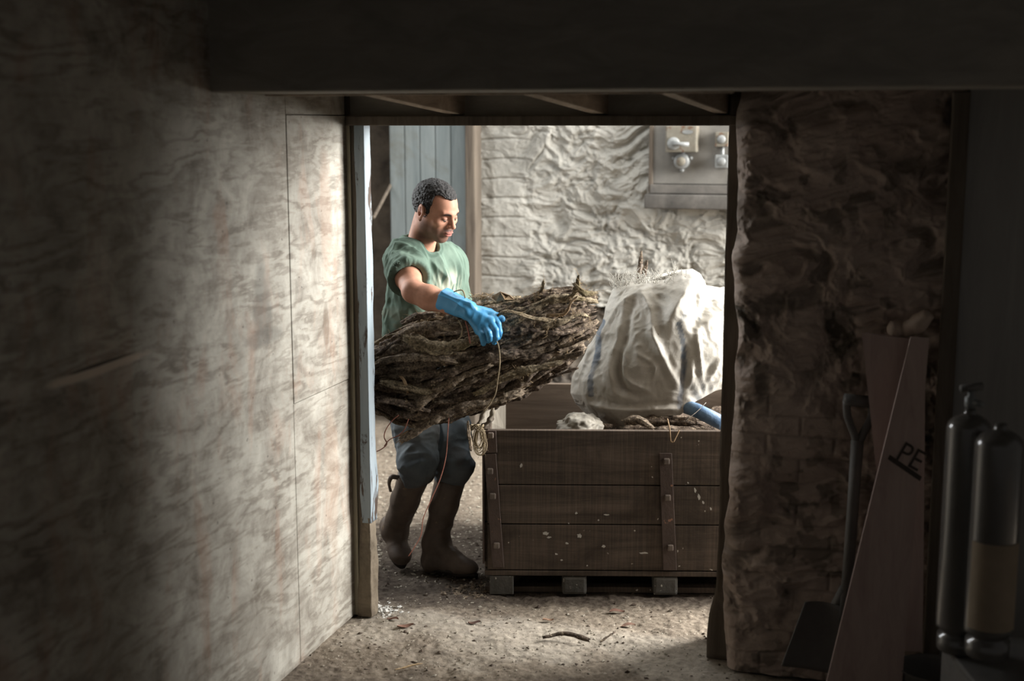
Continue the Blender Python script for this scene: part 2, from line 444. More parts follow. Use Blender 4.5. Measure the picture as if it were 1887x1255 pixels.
# ================================================================ RIGHT OF THE DOORWAY
def flare(z):
    f = math.exp(-(z / .17) ** 2); g = 1 / (1 + math.exp((z - .21) / .02))
    return 1 + .12 * f + .55 * g, 1 + .3 * g + .1 * f
tag(rough_post('trim_12', 1.405, 1.485, -.02, .12, .0, 2.0, M['post'], .006, 21, flare, 110, 10), kind='structure')
def brickwall():
    u0, u1, z0, z1 = 1.455, 2.16, 0, 2.1
    nx, ny = 240, 520
    def fn(s, t):
        # first tenth of the grid wraps round the reveal edge
        u = u0 + (u1 - u0) * np.clip((s - .12) / .88, 0, 1); z = z0 + (z1 - z0) * t
        wrap = np.clip(1 - s / .12, 0, 1)
        P = np.stack([u * 6, z * 6, s * 0], 1)
        wx = fbm(P * .8, 41, 3) * .9
        big = fbm(np.stack([u * 7 + wx, z * 13 + wx * .6, s * 0], 1), 42, 5, .55)
        rg = 1 - np.abs(fbm(np.stack([u * 5 + wx, z * 9, s * 0 + 4], 1), 43, 4))
        # brick courses show below chest height
        row = z / .078; rr = row + .25 * vn(P * 1.2, 44)
        off = (np.floor(rr) % 2) * .5
        bx = (u / .225 + off)
        my = np.minimum(rr % 1, 1 - rr % 1); mx = np.minimum(bx % 1, 1 - bx % 1)
        mort = np.maximum(1 - my / .09, 1 - mx / .035).clip(0, 1)
        bk = (1 - sm(.85, 1.25, z + .25 * vn(P * .5, 45))) * (1 - .75 * sm(-.1, .35, fbm(P * .55, 50, 3) + .25 * (u - 1.8))); erode = sm(.1, .6, vn(P * .9, 46))
        d = (1 - bk) * (.020 * big + .014 * (rg - .6)) + bk * (.007 * big - .0055 * mort * (1 - erode) + .012 * erode * big)
        # the hand laid edge of the opening bulges and hollows
        edge = .018 * vn(np.stack([z * 4.2, z * 0, z * 0], 1), 47) + .008 * vn(np.stack([z * 13, z * 0, z * 0], 1), 48)
        edge += -.03 * sm(1.55, 1.95, z)*0 + .012 * sm(.9, .3, z)
        damp = np.clip(1 - s / .5, 0, 1)
        v = -.13 - d + .13 * wrap ** 1.0 * 1.0
        rad = .03 * np.clip(1 - (u - u0) / .05, 0, 1) ** 2
        v = v + rad
        uu = u - edge * damp - .0 * wrap + .006 * big * damp
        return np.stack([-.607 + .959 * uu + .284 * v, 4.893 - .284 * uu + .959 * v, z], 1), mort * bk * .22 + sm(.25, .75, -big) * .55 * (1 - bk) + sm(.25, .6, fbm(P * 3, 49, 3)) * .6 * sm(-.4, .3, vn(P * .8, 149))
    keep = {}
    def g(s, t):
        a, b = fn(s, t); keep['c'] = b; return a
    V, Fq = gridvf(nx, ny, g)
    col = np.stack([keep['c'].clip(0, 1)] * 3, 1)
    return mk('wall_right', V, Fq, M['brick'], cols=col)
wr = brickwall(); tag(wr, kind='structure')
o = mk('wall_right_core', *rbox(1.50, 3.4, -.06, .10, 0, 2.2), M['lintel'], smooth=False); o.name = 'wall_core'; tag(o, kind='structure')
o = mk('trim_13', *rbox(2.115, 2.165, -.26, -.16, .0, 2.0, .004), M['post'], smooth=False); tag(o, kind='structure')
o = mk('wall_boarding', *rbox(2.165, 3.3, -.24, -.20, 0, 2.1), M['door_dark'], smooth=False); tag(o, kind='structure')

# ================================================================ BACK ROOM
VB = 3.25      # distance of the rubble wall behind the doorway
def backwall():
    u0, u1, z0, z1 = -.525, 2.9, .80, 2.25
    nx, ny = 700, 340
    keep = {}
    def fn(s, t):
        u = u0 + (u1 - u0) * s; z = z0 + (z1 - z0) * t
        wz = np.stack([u * 3, z * 3, s * 0], 1)
        w1 = fbm(wz, 51, 3); w2 = fbm(wz + 7.3, 52, 3)
        Q = np.stack([u * 6.5 + .75 * w1, z * 8.5 + .75 * w2, s * 0], 1)
        a = fbm(Q, 53, 5, .52)
        rd = 1 - np.abs(fbm(Q * 1.5 + 3, 54, 4, .55)) * 1.6
        d = .017 * a + .012 * rd.clip(-1, 1) + .006 * fbm(Q * 3.5, 58, 3) - .016 * sm(.35, .7, fbm(Q * np.array([1.1, 2.0, 1]), 59, 3)) + .016 * fbm(wz * .8, 60, 2)
        # squared quoins at the left end
        row = z / .12 + .2 * vn(wz, 55); my = np.minimum(row % 1, 1 - row % 1)
        mx = np.abs(u - (u0 + .26 + .06 * (np.floor(row) % 2)))
        q = 1 - sm(.2, .36, u - u0)
        d = d * (1 - .75 * q) - q * .012 * (1 - my / .08).clip(0, 1) + .01 * q
        # opening where the board hangs
        d = d * (1 - .0 * s)
        v = VB - d
        keep['c'] = sm(.62, 1.2, -a) * .35 + sm(.9, 1.3, w2 + .3) * 0
        return np.stack([-.607 + .959 * u + .284 * v, 4.893 - .284 * u + .959 * v, z], 1)
    V, Fq = gridvf(nx, ny, fn)
    return mk('wall_back', V, Fq, M['stone'], cols=np.stack([keep['c']] * 3, 1))
tag(backwall(), kind='structure')
def lowerwall():
    def fn(s, t):
        u = -.525 + 3.4 * s; z = .84 * t
        Q = np.stack([u * 7, z * 11, s * 0], 1)
        a = fbm(Q + fbm(Q * .7, 3, 3)[:, None] * .8, 61, 4)
        v = VB + .10 - .07 * (1 - np.abs(a)) - .04 * a
        v = v - .10 * sm(1, 0, t) 
        return np.stack([-.607 + .959 * u + .284 * v, 4.893 - .284 * u + .959 * v, z], 1)
    V, Fq = gridvf(360, 110, fn)
    return mk('wall_base', V, Fq, M['darkstone'])
tag(lowerwall(), kind='structure')
tag(mk('wall_back_core', *rbox(-2.2, 4.4, VB + .14, VB + .3, 0, 3.3), M['darkstone'], smooth=False), kind='structure').name = 'wall_rear'
tag(mk('wall_far_left', *rbox(-2.2, -2.05, .1, VB + .2, 0, 3.3), M['darkstone'], smooth=False), kind='structure')
tag(mk('wall_front_left', *rbox(-2.2, -.0, .02, .12, 0, 3.3), M['darkstone'], smooth=False), kind='structure')
tag(mk('wall_front_top', *rbox(-.1, 4.4, .11, .2, 1.95, 3.3), M['darkstone'], smooth=False), kind='structure')
tag(mk('wall_front_right', *rbox(1.5, 4.4, .11, .2, 0, 1.95), M['darkstone'], smooth=False), kind='structure')
tag(mk('ceiling_back', *rbox(-2.2, 4.4, .1, VB + .3, 3.5, 3.6), M['lintel'], smooth=False), kind='structure')
# blue grey boarded door standing left of the rubble wall, its frame post and the dark opening beside it
M['bluedoor'] = woodmat('blue_grey_boards', (108, 118, 120), (140, 148, 148), 'z', .7, dirt=(112, 112, 104))
def P2R(x, y, D):
    p = at(x, y, D); X, Y = p.x + .607, p.y - 4.893
    return X * .959 - Y * .284, X * .284 + Y * .959, p.z
dr = empty('boarded_door', R(-.7, VB - .1, 0), 'blue-grey boarded door behind the man, left of the stone wall', 'door')
ua, ub = -1.10, -.592
nb = 5
for k in range(nb):
    a = ua + (ub - ua) * k / nb; b = ua + (ub - ua) * (k + 1) / nb
    mk('board', *rbox(a + .003, b - .003, VB - .10, VB - .06, .12, 2.3, .003), M['bluedoor'], dr, smooth=False)
tag(mk('trim_14', *rbox(-.590, -.525, VB - .14, VB + .02, 0, 2.4, .01), M['post'], smooth=False), kind='structure')
# ================================================================ ELECTRIC PANEL ON THE BACK WALL
M['panel'] = mottled('grey_painted_board', (92, 90, 86), (120, 117, 111), 4, .2, 90, .6)
M['switch'] = mottled('worn_grey_enamel', (92, 88, 78), (120, 115, 104), 14, .2, 80, .6, .3, specks=(96, 76, 62), speckscale=30, speckth=.6)
M['chrome'] = mottled('dull_aluminium', (108, 110, 110), (140, 142, 140), 10, .1, 80, .5, .5, metal=.3)
M['slate'] = mottled('slate_ledge', (70, 68, 65), (104, 100, 95), 8, .3, 60)
def rp(u, v, z): return R(u, v, z)
pu0, _, pzb = P2R(1214, 372, 8.05)
_, _, pzt = P2R(1214, 228, 8.0)
pu0 = P2R(1214, 300, 8.0)[0]
PV = VB - .10
pz = P2R(1330, 339, 7.7)[2]
pn = empty('switchboard', R(pu0 + .3, PV, pz), 'grey painted board on the stone wall carrying electric switches', 'switchboard')
mk('back_board', *rbox(pu0, pu0 + 1.0, PV, PV + .04, pz, 2.25, .004), M['panel'], pn, smooth=False)
mk('edge_strip', *rbox(pu0 - .012, pu0 + .012, PV - .015, PV + .05, pz - .05, 2.25, .003), M['post'], pn, smooth=False)
mk('lower_rail', *rbox(pu0 + .0, pu0 + 1.0, PV - .03, PV + .04, pz - .055, pz - .004, .004), M['slate'], pn, smooth=False)
o = mk('stone_ledge', *rbox(pu0 - .03, pu0 + 1.0, PV - .05, PV + .06, pz - .145, pz - .06, .008), M['slate'], None)
tag(o, 'narrow grey ledge under the switchboard on the stone wall', 'ledge')
def ondisc(name, cu, cz, r, v0, v1, mat, par, n=24, rb=.004):
    V, F = [], []; 
    for q, vv in ((r, v0), (r, v1 + rb), (r - rb, v1)):
        for k in range(n):
            a = 2 * math.pi * k / n; V.append(R(cu + q * math.cos(a), vv, cz + q * math.sin(a)))
    for i in range(2):
        for k in range(n): F.append([i * n + k, i * n + (k + 1) % n, (i + 1) * n + (k + 1) % n, (i + 1) * n + k])
    F.append([2 * n + k for k in range(n)])
    return mk(name, V, F, mat, par)
def onpanel(x, y):
    # point of the board plane seen at x, y
    D = 8.0
    for _ in range(12):
        u, v, z = P2R(x, y, D); D += (PV - v) * 1.0
    return u, z
# big isolator
a = onpanel(1231, 280); b = onpanel(1289, 231)
cu, cz = (a[0] + b[0]) / 2, (a[1] + b[1]) / 2
sw = empty('isolator_switch', R(cu, PV, cz), 'rusty grey isolator switch box with round handle, upper left on the switchboard', 'switch', None)
mk('case', *rbox(a[0], b[0], PV - .10, PV - .001, a[1], b[1], .008), M['switch'], sw, smooth=False)
hu, hz = onpanel(1243, 264)
h = ondisc('handle', hu + .012, hz, .036, PV - .10, PV - .125, M['chrome'], sw)
mk('lever', *tubevf([R(hu + .012, PV - .13, hz), R(hu + .05, PV - .135, hz - .002), R(hu + .105, PV - .135, hz - .004)], [.016, .012, .013], 10), M['chrome'], h)
nu, nz = onpanel(1272, 243)
V = []; F = []
for k in range(20):
    t_ = 2 * math.pi * k / 20; V.append(R(nu + .032 * math.cos(t_), PV - .1035, nz + .012 * math.sin(t_)))
mk('maker_plate', V, [list(range(20))], M['chrome'], sw)
# round gland fitting under it
gu, gz = onpanel(1258, 297)
gl = empty('cable_gland', R(gu, PV, gz), 'round metal cable fitting with lugs, under the isolator switch', 'fitting')
ondisc('body', gu, gz, .045, PV, PV - .06, M['chrome'], gl)
ondisc('cap', gu, gz, .026, PV - .06, PV - .09, M['switch'], gl)
for aa in (20, 160, 270):
    c = math.radians(aa); ondisc('lug', gu + .052 * math.cos(c), gz + .052 * math.sin(c), .012, PV, PV - .03, M['chrome'], gl, 10)
mk('neck', *tubevf([R(gu, PV - .03, gz + .03), R(gu, PV - .03, a[1])], .018, 10), M['chrome'], gl)
for (x0, y0, x1, y1, lab, nm, mt) in ((1320, 270, 1345, 243, 'small brown conduit box at the right edge of the switchboard', 'conduit_box', 'switch'),
                             (1320, 309, 1345, 285, 'small pale metal socket below the conduit box on the switchboard', 'socket_box', 'chrome')):
    p = onpanel(x0, y0); q = onpanel(x1, y1)
    sb = empty(nm, R((p[0] + q[0]) / 2, PV, p[1]), lab, 'electric box')
    mk('case', *rbox(p[0], q[0], PV - .07, PV, p[1], q[1], .006), M[mt], sb, smooth=False)
    ondisc('cover', (p[0] + q[0]) / 2, (p[1] + q[1]) / 2, .024, PV - .07, PV - .085, M['chrome'], sb, 16)
    if nm == 'conduit_box':
        mk('conduit', *tubevf([R((p[0] + q[0]) / 2, PV - .02, p[1]), R((p[0] + q[0]) / 2, PV - .02, p[1] - .07)], .012, 8), M['chrome'], sb)
o = mk('conduit_pipe', *tubevf([R(cu + .02, PV - .04, b[1]), R(cu + .02, PV - .04, 2.24)], .018, 10), M['chrome'])
tag(o, 'short grey conduit pipe rising from the isolator switch', 'pipe')
# diagonal timber in the dark gap behind the man's back
o = mk('roof_brace', *tubevf([at(688, 402, 7.9), at(735, 312, 8.4)], .010, 6), M['post'], None, smooth=False)
tag(o, 'thin slanting timber in the dark gap left of the blue door', 'timber')

# ================================================================ SLATTED PALLET CRATE
M['crate'] = woodmat('brown_crate_plank', (68, 60, 53), (104, 92, 82), 'x', .9, .8, .2, .5, dirt=(66, 58, 51), spots=(196, 190, 178), saw=True)
M['cratein'] = woodmat('brown_crate_plank_inner', (84, 74, 65), (116, 103, 91), 'x', .9, .8, .2, .5)
M['strap'] = mottled('rusty_steel_strap', (68, 57, 51), (90, 76, 69), 7, .3, 80, .6, .35, specks=(150, 112, 92), speckscale=24, speckth=.66)
M['bolt'] = mottled('worn_bolt_head', (84, 74, 67), (120, 108, 98), 20, .2, 60, .5, .5)
M['block'] = mottled('soiled_foot_block', (78, 76, 71), (98, 95, 90), 10, .5, 50, specks=(200, 196, 186), speckscale=50, speckth=.66)
A0 = at(893, 1060, 5.10); A0.z = 0
CY = math.radians(-1.2)
cxv = Vector((math.cos(CY), math.sin(CY), 0)); cyv = Vector((math.sin(-CY) + .045, math.cos(CY), 0)).normalized()
cyv = Vector((-cxv.y, cxv.x, 0))
def C(a, b, z): return A0 + cxv * a + cyv * b + Vector((0, 0, z))
def cbox(a0, a1, b0, b1, z0, z1, bev=.003): 
    o = C(a0, b0, z0); return boxvf(o, cxv * (a1 - a0), cyv * (b1 - b0), (0, 0, z1 - z0), bev)
LW, LD = 1.25, .98
Z0, Z3 = .105, .692
Zs = [Z0, .300, .465, Z3]
ct = empty('pallet_crate', C(LW / 2, LD / 2, 0), 'big brown wooden pallet crate of wide planks holding the white sack', 'crate')
for i in range(3):
    za, zb = Zs[i] + .002, Zs[i + 1] - .002
    mk('plank', *cbox(.012, LW, 0, .028, za, zb), M['crate'], ct, smooth=False)
    mk('plank', *cbox(.012, LW, LD - .028, LD, za, zb), M['cratein'], ct, smooth=False)
    mk('plank', *cbox(.0, .026, .03, LD - .03, za, zb), M['cratein'], ct, smooth=False)
    mk('plank', *cbox(LW - .028, LW, .03, LD - .03, za, zb), M['cratein'], ct, smooth=False)
mk('bottom_board', *cbox(.0, LW, 0, LD, Z0 - .024, Z0 - .002), M['crate'], ct, smooth=False)
for k, (a0_, a1_) in enumerate(((.02, .118), (.318, .418), (.690, .790), (1.13, 1.23))):
    for b0_ in (0.0, .44, .88):
        mk('foot_block', *cbox(a0_, a1_, b0_, b0_ + .1, 0.0, Z0 - .026, .012 if k else .003), M['block'], ct, smooth=False)
for b0_ in (0.02, .45, .90):
    mk('skid', *cbox(.0, LW, b0_ + .02, b0_ + .07, -.004, .02), M['crate'], ct, smooth=False)
def pxa(x, y):
    p = at(x, y, 5.08); return (p - A0).dot(cxv), p.z
def strap(x0t, x1t, yt, x0b, x1b, yb, bolts):
    (al, zt) = pxa(x0t, yt); (ar, _) = pxa(x1t, yt); (bl, zb) = pxa(x0b, yb); (br, _) = pxa(x1b, yb)
    V = [C(bl, -.007, zb), C(br, -.007, zb), C(ar, -.007, zt), C(al, -.007, zt)]
    V += [v + cyv * .006 for v in V]
    bm = bmesh.new(); bv = [bm.verts.new(v) for v in V]
    for q in ((0, 1, 2, 3), (7, 6, 5, 4), (0, 4, 5, 1), (1, 5, 6, 2), (2, 6, 7, 3), (3, 7, 4, 0)): bm.faces.new([bv[i] for i in q])
    bmesh.ops.bevel(bm, geom=list(bm.edges), offset=.0015, segments=1, affect='EDGES')
    bm.verts.index_update(); v = [p.co.copy() for p in bm.verts]; f = [[q.index for q in fc.verts] for fc in bm.faces]; bm.free()
    s_ = mk('strap', v, f, M['strap'], ct, smooth=False)
    for (bx, by) in bolts:
        a_, z_ = pxa(bx, by)
        mk('bolt', *cbox(a_ - .012, a_ + .012, -.024, -.006, z_ - .012, z_ + .012, .005), M['bolt'], s_, smooth=False)
strap(892, 914, 838, 907, 929, 1048, [(903, 869), (908, 915), (915, 1006)])
strap(889, 914, 795, 891, 916, 836, [(904, 803)])
strap(1215, 1238, 835, 1222, 1247, 1051, [(1228, 849), (1230, 916), (1235, 1008)])
M['splash'] = mottled('white_paint', (176, 172, 164), (204, 200, 192), 60, .2, 200)
rq = random.Random(9)
for (x, y, r_, sx) in ((1068, 989, 5, 1), (1045, 1003, 3.2, .8), (1113, 1008, 4, .9), (1025, 1023, 3.2, .7), (1035, 1034, 2.6, .8), (1062, 947, 2.6, 1), (1103, 960, 2, 1), (1006, 985, 7, .5), (1012, 992, 5, .4), (1186, 1020, 11, .18), (1118, 950, 6, .3), (1281, 903, 4, 2.6), (1288, 916, 5, 2.4), (1296, 926, 4, 1.6), (1268, 890, 3, 1.4), (1310, 938, 4, 1.4), (960, 860, 4.5, 2.0), (1048, 966, 1.6, 1), (1082, 1044, 1.5, 1)):
    a_, z_ = pxa(x, y); s_ = 5.08 / F_PX; V = []
    for k in range(14):
        t_ = 2 * math.pi * k / 14; q = r_ * s_ * rq.uniform(.6, 1.15)
        V.append(C(a_ + q * math.cos(t_) * (1 if sx <= 1 else .55) + (.25 * q * math.sin(t_) * (-1 if x > 1200 else 1) if sx > 1 else 0), -.0012, z_ + q * math.sin(t_) * sx * (1 if sx <= 1 else .55)))
    mk('paint_spot', V, [list(range(14))], M['splash'], ct, smooth=False)
mk('side_strap', *cbox(-.008, .0, .0, .05, .13, .60, .002), M['strap'], ct, smooth=False)
mk('side_strap', *cbox(-.02, .0, .38, .45, .05, .64, .002), M['strap'], ct, smooth=False)
mk('side_strap', *cbox(-.02, .0, .85, .92, .05, .64, .002), M['strap'], ct, smooth=False)
mk('corner_post', *cbox(.028, .065, .03, .07, Z0, .68), M['cratein'], ct, smooth=False)
# pale corner panel at the crate's far left
M['pale'] = woodmat('pale_weathered_board', (132, 124, 112), (186, 178, 164), 'z', 1.3)
pc0 = at(905, 790, 5.28)
v, f = [], []
g = [at(884, 792, 5.20), at(932, 792, 5.32), at(932, 733, 5.32), at(905, 733, 5.26), at(888, 770, 5.2)]
V = g + [p + Vector((0, .02, 0)) for p in g]
F = [[0, 1, 2, 3, 4], [9, 8, 7, 6, 5]] + [[i, i + 5, (i + 1) % 5 + 5, (i + 1) % 5] for i in range(5)]
o = mk('hinged_side_flap', V, F, M['pale'], ct, smooth=False); o['label'] = 'pale worn board raised at the left end'

# twine coil over the crate's near corner
M['twine'] = mottled('straw_coloured_twine', (122, 108, 86), (168, 152, 124), 60, .5, 300)
M['rag'] = mottled('grey_brown_rag', (96, 86, 76), (176, 166, 148), 14, .6, 90)
rn = random.Random(5); tw = []
for k in range(11):
    cx_, w_ = 882 + rn.uniform(-3, 4), rn.uniform(7, 13); y0_, y1_ = 789 + rn.uniform(-3, 4), 830 + rn.uniform(-8, 10)
    D_ = 5.055 + rn.uniform(-.02, .012); P = []
    for j in range(13):
        a_ = 2 * math.pi * j / 12 + .3
        P.append(at(cx_ + w_ * math.sin(a_) * (1 if math.cos(a_) < 0 else .8), (y0_ + y1_) / 2 - (y1_ - y0_) / 2 * math.cos(a_), D_ + .012 * math.sin(a_ * 2 + k)))
    tw.append(tubevf(smoothpath(P, 3), .0018, 5, False))
for k in range(26):
    a_ = rn.uniform(0, 6.28); p = at(882 + 11 * math.cos(a_), 810 + 24 * math.sin(a_), 5.04)
    tw.append(tubevf([p, p + Vector((rn.uniform(-.015, .015), -.006, rn.uniform(-.02, .012))), p + Vector((rn.uniform(-.025, .025), -.004, rn.uniform(-.035, .015)))], .0007, 3, False))
P = [at(876 + 12 * math.cos(a * .9), 789 + 5 * math.sin(a * 2.4), 5.06 + .012 * math.sin(a * 3)) for a in np.linspace(0, 14, 46)]
tw.append(tubevf(smoothpath([p + Vector((.006, 0, .003)) for p in P], 2), .003, 5, False))
o = mk('twine_coil', *merge(tw), M['twine']); tag(o, 'coil of frayed straw-coloured twine hung over the near left crate corner', 'twine')
# twisted grey rag between crate and man
rg_ = []
for k, (pts, r) in enumerate((([(880, 788), (888, 768), (898, 748), (910, 735)], .008), ([(893, 788), (903, 772), (908, 755), (902, 738)], .010), ([(884, 790), (893, 782), (905, 776), (909, 760)], .008))):
    P = smoothpath([at(x, y, 5.17 + .01 * k) for x, y in pts], 6)
    rg_.append(tubevf(P, [r * (1 + .25 * math.sin(i * 1.3 + k)) for i in range(len(P))], 8, True, .12, k))
o = mk('twisted_rag', *merge(rg_), M['rag']); tag(o, 'twisted grey-brown rag lying against the pale board at the crate corner', 'rag')

# ================================================================ THINGS LEANING AT THE RIGHT
M['iron'] = mottled('blackened_iron', (92, 90, 87), (108, 105, 101), 10, .3, 60, .6, .4)
M['oldboard'] = woodmat('stencilled_board', (172, 150, 142), (196, 176, 166), 'z', 1.0)
M['ink'] = mottled('stencil_ink', (70, 62, 58), (88, 80, 74), 20, .1, 60)
M['gas'] = mottled('dark_gloss_enamel', (84, 82, 79), (96, 93, 89), 8, .05, 40, .2, 1.0)
M['label'] = mottled('brown_paper_label', (142, 128, 108), (158, 142, 122), 10, .2, 60)
M['rock'] = mottled('pale_stone_lump', (150, 132, 118), (190, 172, 156), 8, .5, 30)
# shovel
st = empty('shovel', at(1490, 1240, 4.17), 'dark shovel with a D-shaped handle leaning on the painted brick wall', 'shovel')
top = at(1580, 812, 4.13); low = at(1556, 1150, 4.09)
mk('shaft', *tubevf([top, at(1572, 930, 4.12), low], [.021, .019, .019], 14), M['iron'], st)
mk('grip', *tubevf([at(1556, 736, 4.15), at(1606, 741, 4.15)], .020, 14), M['iron'], st)
mk('yoke', *merge([tubevf(smoothpath([at(1560, 738, 4.15), at(1562, 768, 4.15), at(1574, 800, 4.14), at(1580, 826, 4.13)], 4), .013, 10),
                   tubevf(smoothpath([at(1604, 742, 4.15), at(1606, 768, 4.15), at(1590, 800, 4.14), at(1580, 826, 4.13)], 4), .013, 10)]), M['iron'], st)
def bladefn(s, t):
    c = [np.array(at(1484, 1110, 4.11)), np.array(at(1562, 1122, 4.09)), np.array(at(1440, 1228, 4.07)), np.array(at(1535, 1243, 4.05))]
    P = (c[0][None] * (1 - s)[:, None] + c[1][None] * s[:, None]) * (1 - t)[:, None] + (c[2][None] * (1 - s)[:, None] + c[3][None] * s[:, None]) * t[:, None]
    P[:, 1] += .028 * np.sin(np.pi * s) * (1 - .6 * t); return P
V1, F1 = gridvf(16, 16, bladefn); n1 = len(V1)
V2 = V1 + np.array([0, .006, 0]); F = F1.tolist() + [[i + n1 for i in q[::-1]] for q in F1.tolist()]
rim = [i for i in range(16)] + [16 * i + 15 for i in range(1, 16)] + [240 + i for i in range(14, -1, -1)] + [16 * i for i in range(14, 0, -1)]
F += [[rim[i], rim[i] + n1, rim[(i + 1) % len(rim)] + n1, rim[(i + 1) % len(rim)]] for i in range(len(rim))]
mk('blade', np.vstack([V1, V2]), F, M['iron'], st)
mk('socket', *tubevf([at(1559, 1085, 4.10), at(1520, 1150, 4.215)], [.022, .014], 10), M['iron'], st)
# stencilled board
bq = [(1515, 1290, 3.86), (1660, 1290, 3.82), (1712, 625, 4.00), (1678, 622, 4.01)]
pb = [at(*q) for q in bq]
_n = (pb[1] - pb[0]).cross(pb[3] - pb[0]); _o = Vector((0, 0, CAM_H)); _r = pb[2] - _o
pb[2] = _o + _r * ((pb[0] - _o).dot(_n) / _r.dot(_n))
V = pb + [p + Vector((.006, .022, 0)) for p in pb]
FF = [[0, 1, 2, 3], [7, 6, 5, 4], [0, 4, 5, 1], [1, 5, 6, 2], [2, 6, 7, 3], [3, 7, 4, 0]]
lb = empty('leaning_board', at(1600, 1300, 4.0), 'reddish wooden board with stencilled letters leaning beside the shovel', 'board')
mk('board', V, FF, M['oldboard'], lb, smooth=False)
pb2 = [at(*q) for q in ((1650, 1200, 3.97), (1700, 1200, 3.96), (1706, 628, 4.07), (1588, 614, 4.09))]
V = pb2 + [p + Vector((.006, .02, 0)) for p in pb2]
o = mk('wide_board', V, FF, M['oldboard'], None, smooth=False); tag(o, 'wide brown board with a level top, behind the stencilled one', 'board')
nrm = (pb[1] - pb[0]).cross(pb[3] - pb[0]).normalized()
if nrm.y > 0: nrm = -nrm
def textmesh(body, size):
    cu_ = bpy.data.curves.new('t', 'FONT'); cu_.body = body; cu_.size = size; cu_.extrude = .0006
    to = bpy.data.objects.new('t', cu_); COL.objects.link(to)
    dg = bpy.context.evaluated_depsgraph_get(); me = to.evaluated_get(dg).to_mesh()
    v = [q.co.copy() for q in me.vertices]; f = [list(p.vertices) for p in me.polygons]
    to.to_mesh_clear(); bpy.data.objects.remove(to); bpy.data.curves.remove(cu_)
    return v, f
tv, tf = textmesh('PE', .082)
ctr = at(1648, 846, 3.94) ; tx = (at(1700, 862, 3.93) - at(1652, 836, 3.94)).normalized(); ty = nrm.cross(tx).normalized()
if ty.z < 0: ty = -ty
pl = pb[0]
def onb(p): return p - nrm * ((p - pl).dot(nrm)) + nrm * .0015
mk('stencil_letters', [onb(ctr + tx * q.x + ty * q.y * 1.15) + nrm * q.z for q in tv], tf, M['ink'], lb, smooth=False)
s0, s1 = onb(at(1636, 846, 3.95)), onb(at(1694, 886, 3.94)); s2 = onb(at(1640, 838, 3.95)) - s0
mk('stencil_line', [s0, s1, s1 + s2, s0 + s2], [[0, 1, 2, 3]], M['ink'], lb, smooth=False)
# stone lump above the boards and wedge
rv, rf = tubevf(smoothpath([at(1636, 608, 4.11), at(1655, 606, 4.11), at(1680, 602, 4.09), at(1714, 578, 4.05)], 5), [.012, .02, .03, .03, .032, .03, .026, .022, .026, .03, .03, .032, .034, .03, .026, .02][:16], 10, True, .12, 4, .8)
o = mk('stone_wedge', rv, rf, M['rock']); tag(o, 'pale pointed stone lump resting on top of the leaning boards', 'stone')
# gas cylinders on a dark chest
def cylinder(cx, ytop, ybase, D, rpx, label, lab=False, valve=True):
    base = at(cx, ybase, D); s_ = D / F_PX; r = rpx * s_; H = at(cx, ytop, D).z - base.z
    e = empty('gas_cylinder', base, label, 'gas cylinder')
    prof = [(r * .86, 0), (r * .92, .004), (r * .92, .045), (r * .7, .05), (r * .7, .056), (r, .07)]
    hs = H - r * 1.0
    prof += [(r, q) for q in np.linspace(.08, hs, 6)]
    prof += [(r * math.cos(a), hs + r * .75 * math.sin(a)) for a in np.linspace(.12, 1.25, 9)]
    prof += [(r * .26, hs + r * .80), (r * .24, H - .0)]
    mk('body', *lathevf(base, prof, 40), M['gas'], e)
    if valve:
        vb = base + Vector((0, 0, H))
        va = mk('valve', *lathevf(vb, [(.012, 0), (.016, .006), (.016, .03), (.009, .034), (.009, .05)], 16), M['chrome'], e)
        mk('tap', *tubevf([vb + Vector((-.03, -.0, .055)), vb + Vector((.03, .0, .062))], .011, 8), M['iron'], va)
        mk('outlet', *tubevf([vb + Vector((0, 0, .018)), vb + Vector((.02, -.035, .018))], .009, 8), M['chrome'], va)
    if lab:
        V, F = [], []; n = 14
        for j, zz in enumerate((at(cx, 1150, D).z, at(cx, 992, D).z)):
            for k in range(n):
                a_ = math.radians(-165 + 130 * k / (n - 1)); V.append(base * 1.0 + Vector(((r + .003) * math.cos(a_), (r + .003) * math.sin(a_), zz - base.z)))
        for k in range(n - 1): F.append([k, k + 1, n + k + 1, n + k])
        mk('label_sheet', V, F, M['label'], e)
    return e
cylinder(1762, 752, 1196, 3.55, 41, 'dark gas cylinder with a lit edge, left one of the two', False, True)
cylinder(1818, 780, 1206, 3.42, 45, 'dark gas cylinder wearing a brown rectangular label, right one of the two', True, False)
zb = at(1762, 1198, 3.55).z
cb = empty('dark_chest', at(1800, 1400, 3.5) * 1.0, 'dark chest under the two gas cylinders at the lower right', 'chest')
p0 = at(1722, 1200, 3.70); p0.z = 0
mk('carcass', *boxvf(Vector((p0.x, 3.22, 0)), (.62, 0, 0), (0, .42, 0), (0, 0, zb - .022), .006), M['iron'], cb, smooth=False)
mk('lid', *boxvf(Vector((p0.x - .01, 3.21, zb - .02)), (.64, 0, 0), (0, .44, 0), (0, 0, .019), .005), M['iron'], cb, smooth=False)
bx = at(1692, 1250, 4.0).x
bk = mk('iron_bucket', *lathevf(Vector((bx, 3.86, .0)), [(.08, 0), (.08, .004), (.105, .215), (.112, .222), (.105, .222), (.100, .21), (.075, .02)], 28), M['iron'])
tag(bk, 'dark rounded bucket in front of the boards beside the chest', 'bucket')
